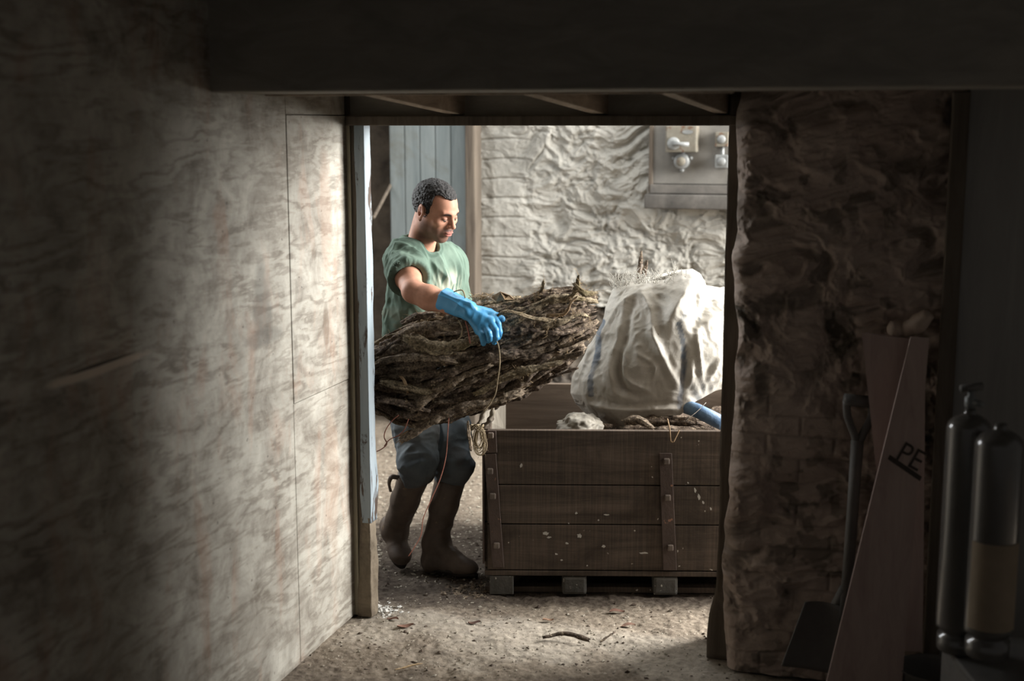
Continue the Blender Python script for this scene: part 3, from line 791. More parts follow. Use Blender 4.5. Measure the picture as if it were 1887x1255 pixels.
# ================================================================ SOLID MODELLING BY BLENDED VOLUMES
class Field:
    def __init__(s, xs, ys, zs):
        s.ax = [np.asarray(a, np.float32) for a in (xs, ys, zs)]
        s.F = np.full([len(a) for a in s.ax], 1.0, np.float32)
    def _sl(s, lo, hi):
        out = []
        for a, l, h in zip(s.ax, lo, hi):
            i0 = max(0, int(np.searchsorted(a, l)) - 1); i1 = min(len(a), int(np.searchsorted(a, h)) + 1); out.append(slice(i0, i1))
        return out
    def _pts(s, sl):
        return np.meshgrid(*[a[q] for a, q in zip(s.ax, sl)], indexing='ij')
    def op(s, fn, lo, hi, k=.01, mode='add'):
        lo = np.array(lo) - 2 * k - .02; hi = np.array(hi) + 2 * k + .02
        sl = s._sl(lo, hi)
        if any(q.stop <= q.start for q in sl): return
        X, Y, Z = s._pts(sl); d = fn(X, Y, Z).astype(np.float32); A = s.F[tuple(sl)]
        if mode == 'add':
            h = np.clip(.5 + .5 * (A - d) / k, 0, 1); s.F[tuple(sl)] = A * (1 - h) + d * h - k * h * (1 - h)
        else:
            h = np.clip(.5 - .5 * (A + d) / k, 0, 1); s.F[tuple(sl)] = A * (1 - h) - d * h + k * h * (1 - h)
    def cap(s, a, b, ra, rb, k=.02, mode='add'):
        a = np.array(a, float); b = np.array(b, float); ba = b - a; L2 = ba @ ba + 1e-9
        def fn(X, Y, Z):
            t = np.clip(((X - a[0]) * ba[0] + (Y - a[1]) * ba[1] + (Z - a[2]) * ba[2]) / L2, 0, 1)
            return np.sqrt((X - a[0] - t * ba[0]) ** 2 + (Y - a[1] - t * ba[1]) ** 2 + (Z - a[2] - t * ba[2]) ** 2) - (ra + (rb - ra) * t)
        r = max(ra, rb); s.op(fn, np.minimum(a, b) - r, np.maximum(a, b) + r, k, mode)
    def chain(s, pts, rad, k=.02, mode='add'):
        for i in range(len(pts) - 1): s.cap(pts[i], pts[i + 1], rad[i], rad[i + 1], k, mode)
    def ell(s, c, r, B=None, k=.01, mode='add'):
        c = np.array(c, float); r = np.array(r, float); B = np.eye(3) if B is None else B
        def fn(X, Y, Z):
            p = [(X - c[0]) * B[i][0] + (Y - c[1]) * B[i][1] + (Z - c[2]) * B[i][2] for i in range(3)]
            k0 = np.sqrt(sum((p[i] / r[i]) ** 2 for i in range(3))); k1 = np.sqrt(sum((p[i] / r[i] ** 2) ** 2 for i in range(3))) + 1e-9
            return k0 * (k0 - 1) / k1
        m = max(r); s.op(fn, c - m, c + m, k, mode)
    def ecap(s, a, b, wa, wb, da, db, left, k=.03, mode='add'):
        """tapering limb of elliptical section: half widths w along `left`, d across it"""
        a = np.array(a, float); b = np.array(b, float); ba = b - a; L = np.linalg.norm(ba); ax = ba / L
        l = np.array(left, float); l = l - ax * (l @ ax); l /= np.linalg.norm(l); f = np.cross(ax, l)
        def fn(X, Y, Z):
            q = [X - a[0], Y - a[1], Z - a[2]]
            z = q[0] * ax[0] + q[1] * ax[1] + q[2] * ax[2]; t = np.clip(z / L, 0, 1)
            x = q[0] * l[0] + q[1] * l[1] + q[2] * l[2]; y = q[0] * f[0] + q[1] * f[1] + q[2] * f[2]
            w_ = wa + (wb - wa) * t; d_ = da + (db - da) * t; h_ = np.minimum(w_, d_)
            zr = z - t * L
            return (np.sqrt((x / w_) ** 2 + (y / d_) ** 2 + (zr / h_) ** 2) - 1) * h_
        r = max(wa, wb, da, db); s.op(fn, np.minimum(a, b) - r, np.maximum(a, b) + r, k, mode)
    def mesh(s):
        F = s.F; S = F < 0; nx, ny, nz = F.shape
        cnt = np.zeros((nx - 1, ny - 1, nz - 1), np.int8)
        for a in (0, 1):
            for b in (0, 1):
                for c in (0, 1): cnt += S[a:nx - 1 + a, b:ny - 1 + b, c:nz - 1 + c]
        act = (cnt > 0) & (cnt < 8); I = np.argwhere(act)
        idx = -np.ones(act.shape, np.int64); idx[act] = np.arange(len(I))
        P = np.zeros((len(I), 3)); W = np.zeros(len(I))
        cor = [(a, b, c) for a in (0, 1) for b in (0, 1) for c in (0, 1)]
        val = {c: F[I[:, 0] + c[0], I[:, 1] + c[1], I[:, 2] + c[2]] for c in cor}
        X, Y, Z = s.ax
        pos = {c: np.stack([X[I[:, 0] + c[0]], Y[I[:, 1] + c[1]], Z[I[:, 2] + c[2]]], 1) for c in cor}
        for c in cor:
            for d in range(3):
                if c[d]: continue
                e = list(c); e[d] = 1; e = tuple(e)
                m = (val[c] < 0) != (val[e] < 0)
                t = np.where(m, val[c] / (val[c] - val[e] + 1e-12 * (val[c] == val[e])), 0)[:, None]
                P += np.where(m[:, None], pos[c] * (1 - t) + pos[e] * t, 0); W += m
        P /= W[:, None]
        Q = []
        for d in range(3):
            u_, v_ = (d + 1) % 3, (d + 2) % 3
            sl0 = [slice(None)] * 3; sl1 = [slice(None)] * 3; sl0[d] = slice(0, -1); sl1[d] = slice(1, None)
            for ax in (u_, v_): sl0[ax] = slice(1, -1); sl1[ax] = slice(1, -1)
            a = S[tuple(sl0)]; b = S[tuple(sl1)]; E = np.argwhere(a != b)
            if not len(E): continue
            inside = a[E[:, 0], E[:, 1], E[:, 2]]
            E = E.copy(); E[:, u_] += 1; E[:, v_] += 1
            def g(du, dv):
                q = E.copy(); q[:, u_] -= du; q[:, v_] -= dv; return idx[q[:, 0], q[:, 1], q[:, 2]]
            q = np.stack([g(1, 1), g(0, 1), g(0, 0), g(1, 0)], 1)
            q[~inside] = q[~inside][:, ::-1]; Q.append(q)
        return P, np.vstack(Q)
def vnormals(V, Q):
    n = np.cross(V[Q[:, 2]] - V[Q[:, 0]], V[Q[:, 3]] - V[Q[:, 1]]); N = np.zeros_like(V)
    for i in range(4): np.add.at(N, Q[:, i], n)
    return N / (np.linalg.norm(N, axis=1, keepdims=True) + 1e-12)
def relax(V, Q, n=1, f=.5):
    for _ in range(n):
        A = np.zeros_like(V); c = np.zeros(len(V))
        for i in range(4):
            j = (i + 1) % 4
            np.add.at(A, Q[:, i], V[Q[:, j]]); np.add.at(A, Q[:, j], V[Q[:, i]])
            np.add.at(c, Q[:, i], 1); np.add.at(c, Q[:, j], 1)
        V = V * (1 - f) + f * A / c[:, None]
    return V
def dens(lo, hi, step, dlo=None, dhi=None, dstep=None):
    """axis with a denser stretch"""
    if dlo is None: return np.arange(lo, hi + step, step)
    return np.concatenate([np.arange(lo, dlo, step), np.arange(dlo, dhi, dstep), np.arange(dhi, hi + step, step)])
A3 = lambda *q: np.array(at(*q))

# ================================================================ THE MAN
def skinmat():
    t = NT('skin'); v = t.mapping()
    a = t.n('Attribute', attribute_name='pigment')
    n = t.ramp(t.noise(v, 45, 5, .6), [(.3, (.86, .84, .82)), (.7, (1.08, 1.05, 1.04))])
    col = t.mix(1.0, a.outputs['Color'], n, 'MULTIPLY')
    t.b.inputs['Subsurface Weight'].default_value = 0
    t.b.inputs['Subsurface Radius'].default_value = (1, .35, .2); t.b.inputs['Subsurface Scale'].default_value = .006
    t.bump(t.noise(v, 500, 3, .6), .12, .0006)
    return t.out(col, .6, .25)
M['skin'] = skinmat()
M['hair'] = mottled('black_curly_hair', (20, 18, 18), (46, 43, 42), 90, .9, 260, .6, .35, dist=.004)
M['eye'] = mottled('eye_white', (128, 116, 108), (146, 134, 126), 5, 0, 5, .45, .3)
M['iris'] = mottled('dark_iris', (30, 20, 16), (44, 30, 22), 5, 0, 5, .15, .6)
def shirtmat():
    t = NT('faded_green_cotton'); v = t.mapping()
    col = t.ramp(t.noise(v, 5, 7, .65, .4), [(.3, srgb(84, 103, 92)), (.7, srgb(112, 131, 118))])
    a = t.n('Attribute', attribute_name='pigment'); sp = t.n('SeparateColor'); t.l(a.outputs['Color'], sp.inputs[0])
    col = t.mix(sp.outputs[0], col, srgb(188, 192, 172))          # pale print on the chest
    col = t.mix(sp.outputs[1], col, srgb(128, 104, 78))           # rubbed-in bark dust
    col = t.mix(sp.outputs[2], col, srgb(58, 78, 68))
    t.bump(t.noise(v, 900, 2, .5), .15, .0005); t.bump(t.noise(v, 40, 5, .6), .25, .004)
    return t.out(col, .9, .15)
M['shirt'] = shirtmat()
def jeansmat():
    t = NT('worn_denim'); v = t.mapping()
    a = t.n('Attribute', attribute_name='pigment'); sp = t.n('SeparateColor'); t.l(a.outputs['Color'], sp.inputs[0])
    col = t.ramp(t.noise(v, 9, 8, .7, .4), [(.3, srgb(78, 87, 94)), (.7, srgb(110, 119, 125))])
    col = t.mix(sp.outputs[0], col, srgb(172, 178, 178))
    col = t.mix(sp.outputs[1], col, srgb(82, 74, 66))
    t.bump(t.noise(v, 700, 2, .5), .2, .0006); t.bump(t.noise(v, 30, 5, .6), .3, .006)
    return t.out(col, .85, .2)
M['jeans'] = jeansmat()
M['boot'] = mottled('muddy_brown_rubber', (84, 74, 67), (116, 102, 90), 9, .25, 60, .5, .4, specks=(130, 112, 94), speckscale=26, speckth=.68)
M['sole'] = mottled('dark_rubber_sole', (38, 34, 31), (56, 50, 44), 9, .3, 60, .6, .3)
M['glove'] = mottled('blue_rubber', (62, 138, 188), (84, 160, 208), 9, .25, 22, .42, .45, dist=.006)

Fh = Vector((.80, -.60, 0)).normalized()               # where the chest faces
Lh = Vector((.60, .80, 0)).normalized()                # his left
fw, lf = np.array(Fh), np.array(Lh)
man = empty('person', Vector((at(800, 1050, 5.38).x, 5.40, 0)), 'person in a green t-shirt, jeans, boots and blue gloves carrying a bark bundle', 'person')

neckB = A3(772, 454, 5.44); headC = A3(803, 389, 5.385)
shR, shL = A3(741, 480, 5.34), A3(826, 490, 5.60)
chest = A3(784, 520, 5.49); belly = A3(782, 640, 5.52); pelv = A3(792, 708, 5.52)
elR, wrR = A3(762, 537, 5.075), A3(856, 571, 4.985)
elL, wrL = A3(846, 630, 5.62), A3(880, 690, 5.44)
# ---- head frame: facing right and down
yaw, pit, rol = math.radians(-38), math.radians(-21), math.radians(3)
hf = np.array([math.cos(yaw) * math.cos(pit), math.sin(yaw) * math.cos(pit), math.sin(pit)])
hl = np.array([-math.sin(yaw), math.cos(yaw), 0.0]); hu = np.cross(hf, hl)
hl, hu = hl * math.cos(rol) + hu * math.sin(rol), hu * math.cos(rol) - hl * math.sin(rol)
HB = np.stack([hl, hf, hu])
def H(a, b, c): return headC + hl * a + hf * b + hu * c
hs = headC
fld = Field(dens(hs[0] - .36, hs[0] + .34, .0065, hs[0] - .115, hs[0] + .125, .0021), dens(4.95, 5.75, .0065, hs[1] - .125, hs[1] + .125, .0021),
            dens(.80, 1.44, .0065, 1.44, 1.72, .0021))
def he(c, r, k=.01, mode='add', B=None): fld.ell(H(*c), r, HB if B is None else B, k, mode)
def hc(a, b, ra, rb, k=.008, mode='add'): fld.cap(H(*a), H(*b), ra, rb, k, mode)
# body under the clothes
fld.ecap(chest, belly, .15, .14, .105, .10, lf, .03); fld.ecap(belly, pelv, .14, .15, .10, .11, lf, .03)
fld.cap(shR, shL, .055, .055, .04)
fld.cap(neckB + np.array([0, 0, -.03]), H(0, -.035, -.05), .062, .056, .03)
# head
he((0, -.018, .036), (.075, .096, .084), .02)
he((0, .022, .012), (.067, .072, .092), .02)
he((0, .026, -.045), (.060, .058, .060), .022)
he((0, .048, -.086), (.041, .032, .026), .02)
he((0, .064, -.097), (.027, .019, .016), .016)
for s_ in (1, -1):
    he((s_ * .046, -.002, -.062), (.019, .034, .030), .022)
    he((s_ * .040, .060, -.018), (.026, .022, .020), .014)
    he((s_ * .034, .052, -.052), (.026, .028, .030), .014)
he((0, .080, -.055), (.030, .018, .024), .014)
hc((-.040, .074, .026), (-.008, .088, .023), .009, .010, .012); hc((.040, .074, .026), (.008, .088, .023), .009, .010, .012)
for s_ in (1, -1): he((s_ * .031, .096, .003), (.018, .015, .0115), .012, 'sub')
hc((0, .086, .018), (0, .104, -.018), .0075, .0095, .009)
he((0, .108, -.024), (.0118, .0115, .0105), .006)
for s_ in (1, -1):
    he((s_ * .0125, .098, -.027), (.0075, .0095, .0080), .005)
    he((s_ * .0065, .104, -.036), (.0035, .0045, .0040), .003, 'sub')
he((0, .0975, -.0548), (.0225, .0085, .0050), .005); he((0, .0955, -.0662), (.0190, .0082, .0062), .005)
hc((-.021, .097, -.0607), (.021, .097, -.0607), .0016, .0016, .003, 'sub')
he((0, .1000, -.0605), (.0085, .0060, .0022), .002, 'sub')
hc((0, .098, -.043), (0, .100, -.049), .002, .002, .004, 'sub')
hc((-.013, .094, -.078), (.013, .094, -.078), .003, .003, .008, 'sub')
# eyelids over lowered eyes
for s_ in (1, -1):
    he((s_ * .031, .0768, .0035), (.0143, .0117, .0088), .003)
    hc((s_ * .019, .0865, -.0005), (s_ * .043, .0815, -.0008), .0011, .0011, .0015, 'sub')
    hc((s_ * .020, .0845, -.0062), (s_ * .042, .0795, -.006), .0026, .0024, .004)
# ears
for s_ in (1, -1):
    er = np.stack([hl * math.cos(.42 * s_) - hf * math.sin(.42 * s_), hf * math.cos(.42 * s_) + hl * math.sin(.42 * s_), hu])
    er = np.stack([er[0], er[1] * math.cos(.2) + er[2] * math.sin(.2), er[2] * math.cos(.2) - er[1] * math.sin(.2)])
    he((s_ * .082, -.010, .000), (.0085, .0240, .0345), .005, 'add', er)
    he((s_ * .091, -.008, .006), (.0070, .0145, .0205), .003, 'sub', er)
    he((s_ * .090, -.010, .012), (.0022, .0060, .0120), .003, 'add', er)
    he((s_ * .084, -.004, -.008), (.006, .0060, .0075), .003, 'sub', er)
    he((s_ * .078, -.006, -.031), (.0060, .0080, .0085), .004, 'add', er)
    hc((s_ * .080, .004, -.006), (s_ * .081, .002, .001), .0035, .003, .003)
# right arm (near)
sA = shR + np.array([0, 0, -.01])
fld.chain([sA, sA * .55 + elR * .45, elR], [.056, .053, .043], .03)
fld.chain([elR, elR * .68 + wrR * .32 + np.array([0, 0, -.003]), elR * .30 + wrR * .70, wrR], [.044, .048, .036, .030], .02)
# left arm, mostly behind the load
fld.chain([shL, elL], [.054, .042], .03); fld.chain([elL, elL * .6 + wrL * .4, wrL], [.043, .042, .028], .02)
V, Q = fld.mesh(); V = relax(V, Q, 1, .35)
# pigment
loc = (V - headC) @ HB.T; a_, b_, c_ = loc[:, 0], loc[:, 1], loc[:, 2]
def blob(c, r, p=2.0): return np.exp(-(((a_ - c[0]) / r[0]) ** 2 + ((b_ - c[1]) / r[1]) ** 2 + ((c_ - c[2]) / r[2]) ** 2) ** (p / 2))
col = np.tile(np.array(srgb(196, 146, 122)[:3]), (len(V), 1))
def tint(m, c, f=1.0):
    global col; m = (m * f).clip(0, 1)[:, None]; col = col * (1 - m) + np.array(srgb(*c)[:3]) * m
ishead = sm(1.40, 1.43, V[:, 2]) + 0.0
mot = fbm(V * 30, 5, 3)
tint(sm(-.2, .8, mot), (172, 120, 96), .35)
beard = sm(-.012, -.05, c_ - .35 * np.abs(a_) * 0) * sm(-.03, .0, b_) * (1 - blob((0, .10, -.061), (.024, .03, .013), 4)) * sm(-.140, -.105, c_ + .0)
beard = beard * sm(.0, .02, .115 - np.hypot(a_ * 1.2, (c_ + .02))*0 - .0)
chk = blob((.044, .075, -.02), (.026, .04, .026), 4) + blob((-.044, .075, -.02), (.026, .04, .026), 4) + blob((0, .11, -.025), (.022, .04, .020), 4)
beard = beard * (1 - chk.clip(0, 1))
tint(beard * ishead, (98, 76, 68), .78)
tint(blob((0, .094, -.0460), (.029, .05, .0060), 4) * ishead, (52, 40, 36), .85)
tint(blob((0, .08, -.098), (.022, .04, .014), 3) * ishead, (86, 66, 58), .45)
for s_ in (1, -1):
    brow = np.exp(-((a_ - s_ * .030) / .0185) ** 4 - ((c_ - .0245 + .004 * ((a_ * s_ - .030) / .018) ** 2) / .0056) ** 2) * (b_ > .05)
    tint(brow * 1.3 * ishead, (30, 23, 21), 1.0)
    lash = np.exp(-((a_ - s_ * .031) / .0145) ** 6 - ((c_ + .0012) / .0022) ** 2) * (b_ > .06)
    tint(lash * ishead, (30, 22, 20), .85)
    tint(blob((s_ * .031, .085, .004), (.020, .03, .013)) * ishead, (120, 82, 70), .45)
    tint(blob((s_ * .0065, .104, -.036), (.004, .006, .004)) * ishead, (60, 32, 28), .9)
    tint(blob((s_ * .086, -.010, .000), (.006, .012, .02)) * ishead, (150, 92, 78), .5)
tint((np.exp(-((a_ / .021) ** 4) - ((c_ + .0612) / .0115) ** 4) * (b_ > .088)) * ishead, (168, 102, 96), .9)
tint(np.exp(-((a_ / .020) ** 4) - ((c_ + .0603) / .0017) ** 2) * (b_ > .08) * ishead, (52, 26, 24), .95)
tint(blob((0, .112, -.024), (.014, .02, .013)) * ishead, (204, 138, 118), .4)
mk('body', V, Q, M['skin'], man, cols=col)
for s_ in (1, -1):
    c0 = H(s_ * .031, .0755, -.002)
    def sph(c, r, n=14):
        V = []; F = []
        for i in range(n + 1):
            for j in range(2 * n):
                th = math.pi * i / n; ph = math.pi * j / n
                V.append(c + r * np.array([math.sin(th) * math.cos(ph), math.sin(th) * math.sin(ph), math.cos(th)]))
        for i in range(n):
            for j in range(2 * n): F.append([i * 2 * n + j, (i + 1) * 2 * n + j, (i + 1) * 2 * n + (j + 1) % (2 * n), i * 2 * n + (j + 1) % (2 * n)])
        return V, F
    ev = mk('eye', *sph(c0, .0119), M['eye'], man)
    gd = hf * .92 - hu * .34; gd /= np.linalg.norm(gd)
    mk('iris', *sph(c0 + gd * .0070, .0058), M['iris'], ev)
# ---- hair
hfld = Field(dens(hs[0] - .13, hs[0] + .13, .0024), dens(hs[1] - .13, hs[1] + .13, .0024), dens(1.46, 1.73, .0024))
def hhe(c, r, k=.01, mode='add'): hfld.ell(H(*c), r, HB, k, mode)
hhe((0, -.020, .038), (.0805, .101, .091), .01); hhe((0, .008, .032), (.072, .083, .081), .02)
def cut(fn, k=.004):
    def g(X, Y, Z):
        d = [X - headC[0], Y - headC[1], Z - headC[2]]
        p = [d[0] * HB[i][0] + d[1] * HB[i][1] + d[2] * HB[i][2] for i in range(3)]
        return -fn(*p)                      # keep where fn < 0
    hfld.op(g, headC - .15, headC + .15, k, 'sub')
def hairline(a, b, c):
    front = b - (.066 - .012 * np.exp(-((np.abs(a) - .045) / .014) ** 2) + .0 * c)        # forehead line while above c0
    lowf = (.066 - .5 * (np.abs(a) / .07) ** 2 * .0) - c
    side = b - (.018 + .0 * c)
    f1 = np.maximum(-(c - .081 - .010 * np.exp(-((np.abs(a) - .046) / .014) ** 2)), b - .094)        # region above the forehead line
    f2 = np.maximum(b - (.026 - .5 * np.clip(.012 - c, 0, .03)), -(c + .022))        # temple and sideburn
    f3 = np.maximum(b + .024, -(c + .072 + .25 * np.clip(b + .06, -.1, 0)))              # nape
    return np.minimum(np.minimum(f1, f2), f3)
cut(hairline)
for s_ in (1, -1): hfld.ell(H(s_ * .086, -.011, -.004), (.022, .028, .038), HB, .004, 'sub')
V, Q = hfld.mesh(); N = vnormals(V, Q)
V = V + N * (.0022 * vn(V * 210, 3) + .0022 * vn(V * 110, 4))[:, None]
hair = mk('hair', V, Q, M['hair'], man)

# ---- folds helper: ridges that run along a given direction
def ridges(P, dirv, f, seed, st=.22, w=.5):
    d = np.array(dirv, float); d /= np.linalg.norm(d)
    q = P - np.outer(P @ d, d) * (1 - st)
    q = q * f; q = q + w * np.stack([vn(q * .6 + 3, seed), vn(q * .6 + 9, seed + 1), vn(q * .6 + 17, seed + 2)], 1)
    return 1 - 2 * np.abs(vn(q, seed + 5))
# ---- t-shirt
g = .0048
tf_ = Field(dens(at(690, 500, 5.5).x, at(868, 500, 5.6).x, g), dens(5.02, 5.86, g), dens(.84, 1.60, g))
shRo = shR + np.array([0, 0, .0]); slR = shR * .42 + elR * .58; slL = shL * .5 + elL * .5
hem = A3(772, 655, 5.53)
tf_.ecap(chest + np.array([0, 0, .045]), chest * .5 + hem * .5, .164, .166, .124, .134, lf, .05)
tf_.ecap(chest * .5 + hem * .5, hem, .166, .180, .134, .142, lf, .05)
tf_.cap(shR + np.array([.03, .04, .01]), shL, .068, .068, .05)
tf_.cap(neckB + np.array([-.012, .018, -.028]), chest, .080, .115, .06); tf_.cap(neckB + np.array([-.02, -.0, -.035]), shR, .058, .062, .05); tf_.cap(neckB + np.array([.02, .03, -.035]), shL, .058, .060, .05)
tf_.chain([shRo + np.array([.012, .01, -.005]), slR], [.075, .080], .035); tf_.chain([shL, slL], [.072, .078], .035)
# neck opening, sleeve ends and the hollow inside them
tf_.cap(neckB + np.array([.004, -.004, .012]), H(0, -.02, -.03), .0665, .072, .006, 'sub')
tf_.ell(neckB + fw * .035 + np.array([0, 0, .0]), (.058, .058, .040), None, .008, 'sub')
for s0_, s1_ in ((shR, slR), (shL, slL)):
    ax_ = (s1_ - s0_) / np.linalg.norm(s1_ - s0_); e0 = s1_ - ax_ * .004
    def fn(X, Y, Z, ax_=ax_, e0=e0):
        pl_ = (X - e0[0]) * ax_[0] + (Y - e0[1]) * ax_[1] + (Z - e0[2]) * ax_[2]
        r_ = np.sqrt((X - e0[0]) ** 2 + (Y - e0[1]) ** 2 + (Z - e0[2]) ** 2) - .125
        return np.maximum(-pl_, r_)
    tf_.op(fn, e0 - .13, e0 + .13, .002, 'sub')
    tf_.cap(s1_ - ax_ * .035, s1_ + ax_ * .06, .054, .072, .004, 'sub')
def fn(X, Y, Z):
    return Z - (hem[2] - .012 + .012 * np.sin(X * 40) + .02 * (X - hem[0]))
tf_.op(fn, hem - .4, hem + np.array([.4, .4, .05]), .002, 'sub')
V, Q = tf_.mesh(); V = relax(V, Q, 2, .5); N = vnormals(V, Q)
P = V - chest
toh = (elR - shR); dS = np.linalg.norm(V - np.array(shR), axis=1)
r1 = ridges(V, (.25, .15, -1), 16, 71, .16); r2 = ridges(V, (.6, .2, -.75), 22, 81, .2); r3 = ridges(V, (.9, -.2, .35), 17, 91, .25)
wl_ = sm(1.25, 1.1, V[:, 2]); wm = sm(1.05, 1.3, V[:, 2])
disp = .010 * r1 + .006 * r2 * wm + .007 * r3 * wl_ + .003 * ridges(V, (.4, .1, -1), 45, 95)
edge = np.minimum(1, np.linalg.norm(V - neckB, axis=1) / .12)
V = V + N * (disp * edge ** 2)[:, None]
fr = (V - chest) @ fw; la = (V - chest) @ lf; hz = V[:, 2] - chest[2]
strk = ridges(np.stack([la * 2.0 + .0, hz * 1.0, fr * 0], 1), (0.35, 1, 0), 48, 101, .12)
m = np.exp(-((la + .0) / .085) ** 4 - ((hz + .035) / .085) ** 4) * (fr > .05) * sm(.15, .5, strk + .35 * vn(V * 30, 7))
m *= 1 - np.exp(-((la - .0) / .012) ** 2) * .7
m2 = np.exp(-((la + .02) / .10) ** 4 - ((hz + .20) / .022) ** 4) * (fr > .05) * sm(.2, .5, ridges(V, (.5, 0, 1), 70, 103))
ringd = np.abs(np.linalg.norm((V - neckB - fw * .02) * np.array([1, 1, 1]), axis=1) - .083)
dirt = np.exp(-((hz + .20) / .08) ** 2) * sm(.1, .6, fbm(V * np.array([8, 8, 16]), 105, 4)) * .8
mk('t_shirt', V, Q, M['shirt'], man, cols=np.stack([np.clip(m + m2 * .8, 0, 1) * .85, dirt.clip(0, 1) * .7, np.clip(.006 - ringd, 0, .003) / .003 * .5], 1))
# ---- jeans
g = .0052
kR, kL = A3(772, 850, 5.29), A3(836, 855, 5.41); aR, aL = A3(727, 985, 5.49), A3(806, 1000, 5.41)
hR, hL = A3(757, 722, 5.44), A3(818, 722, 5.60)
jf = Field(dens(at(700, 800, 5.4).x, at(895, 800, 5.5).x, g), dens(5.15, 5.75, g), dens(.30, 1.12, g))
jf.ecap(pelv + np.array([0, 0, .06]), pelv + np.array([0, 0, -.06]), .165, .17, .125, .13, lf, .04)
def legp(h_, k_, a_, t): return k_ * (1 - t) + a_ * t
jf.chain([hR, hR * .45 + kR * .55, kR, legp(0, kR, aR, .12)], [.095, .088, .074, .066], .03)
jf.chain([hL, hL * .45 + kL * .55, kL, legp(0, kL, aL, .12)], [.092, .085, .072, .065], .03)
jf.chain([legp(0, kR, aR, .12), legp(0, kR, aR, .20), legp(0, kR, aR, .36)], [.064, .050, .044], .02)
jf.chain([legp(0, kL, aL, .12), legp(0, kL, aL, .20), legp(0, kL, aL, .40)], [.064, .050, .044], .02)
V, Q = jf.mesh(); V = relax(V, Q, 2, .5); N = vnormals(V, Q)
rr = ridges(V, (.9, .3, .28), 17, 111, .25); r2 = ridges(V, (.3, .2, -1), 14, 121, .3)
kz = np.exp(-((V[:, 2] - .47) / .09) ** 2)
V = V + N * (.0075 * rr * (.35 + kz) + .006 * r2 + .003 * ridges(V, (1, .2, .1), 40, 131, .3))[:, None]
fade = np.exp(-(np.linalg.norm((V - (kR * .62 + hR * .38)) * np.array([1, .7, .75]), axis=1) / .085) ** 2) * .9 + .35 * np.exp(-(np.linalg.norm(V - kL, axis=1) / .08) ** 2)
mud = sm(.55, .38, V[:, 2] + .05 * vn(V * 12, 9)) * .35 + sm(.2, .7, fbm(V * 9, 133, 4)) * .5
mk('jeans', V, Q, M['jeans'], man, cols=np.stack([fade.clip(0, 1), mud.clip(0, 1), mud * 0], 1))
# ---- boots
def boot(kn, an, toe, heel, shaft_r, ank_r, name, lift=False):
    lo = np.minimum.reduce([kn, an, toe, heel]) - .11; hi = np.maximum.reduce([kn, an, toe, heel]) + .11
    bf = Field(np.arange(lo[0], hi[0], .0042), np.arange(lo[1], hi[1], .0042), np.arange(lo[2], hi[2], .0042))
    t0 = kn * .80 + an * .20
    mid = kn * .45 + an * .55
    bf.chain([t0, mid, an], [shaft_r * 1.06, shaft_r * .92, ank_r], .02)
    ball = toe * .72 + heel * .28
    fdir = (toe - heel) / np.linalg.norm(toe - heel)
    up = an - heel; up = up - fdir * (up @ fdir); up /= np.linalg.norm(up)
    sd = np.cross(fdir, up)
    B = np.stack([sd, fdir, up])
    bf.ell(heel + fdir * .035 + up * .034, (.036, .045, .044), B, .02)
    bf.cap(an, heel + fdir * .03 + up * .035, ank_r, .036, .03)
    bf.cap(an + fdir * .02, ball + up * .030, ank_r * .9, .030, .035)
    bf.cap(heel + fdir * .03 + up * .024, ball + up * .024, .030, .034, .03)
    bf.ell(ball + up * .026, (.046, .060, .032), B, .02)
    bf.ell(toe - fdir * .042 + up * .026, (.042, .045, .028), B, .015)
    # hollow at the top
    axn = (kn - an) / np.linalg.norm(kn - an); e0 = t0
    def fn(X, Y, Z):
        return np.maximum(-((X - e0[0]) * axn[0] + (Y - e0[1]) * axn[1] + (Z - e0[2]) * axn[2]), np.sqrt((X - e0[0]) ** 2 + (Y - e0[1]) ** 2 + (Z - e0[2]) ** 2) - .1)
    bf.op(fn, e0 - .1, e0 + .1, .002, 'sub')
    bf.cap(t0 - axn * .05, t0 + axn * .03, shaft_r - .006, shaft_r - .005, .003, 'sub')
    V, Q = bf.mesh(); V = relax(V, Q, 1, .5); N = vnormals(V, Q)
    hgt = (V - an) @ axn
    V = V + N * (.0045 * ridges(V, (1, .4, .15), 15, 141, .3) * sm(.22, .02, np.abs(hgt - .05)) + .003 * ridges(V, axn, 16, 151, .3))[:, None]
    e = mk(name, V, Q, M['boot'], man)
    # sole
    S = []; 
    outl = []
    for k in range(28):
        a_ = 2 * math.pi * k / 28; L_ = np.linalg.norm(toe - heel) / 2 + .006
        c_ = (toe + heel) / 2; xx = math.cos(a_); wdt = .040 + .008 * xx if xx > -.2 else .038
        wdt -= .010 * math.exp(-((xx + .25) / .3) ** 2)
        outl.append(c_ + fdir * L_ * xx + sd * wdt * math.sin(a_))
    Vv = [o - up * .006 for o in outl] + [o + up * .010 for o in outl]
    Ff = [[k, (k + 1) % 28, 28 + (k + 1) % 28, 28 + k] for k in range(28)] + [list(range(28))[::-1], list(range(28, 56))]
    mk('sole', Vv, Ff, M['sole'], e)
    # buckle strap at the top edge
    return e, t0, axn
tL = A3(878, 1055, 5.30); tL[2] = .008; hL_ = A3(783, 1050, 5.40); hL_[2] = .008
b1, t0L, axL = boot(kL, aL + np.array([-.01, 0, .0]), tL, hL_, .062, .047, 'boot')
tR = A3(742, 1046, 5.40); tR[2] = max(tR[2], .012); hRr = A3(712, 968, 5.575)
b2, t0R, axR = boot(kR, aR + np.array([.0, 0, .02]), tR, hRr, .063, .047, 'boot')
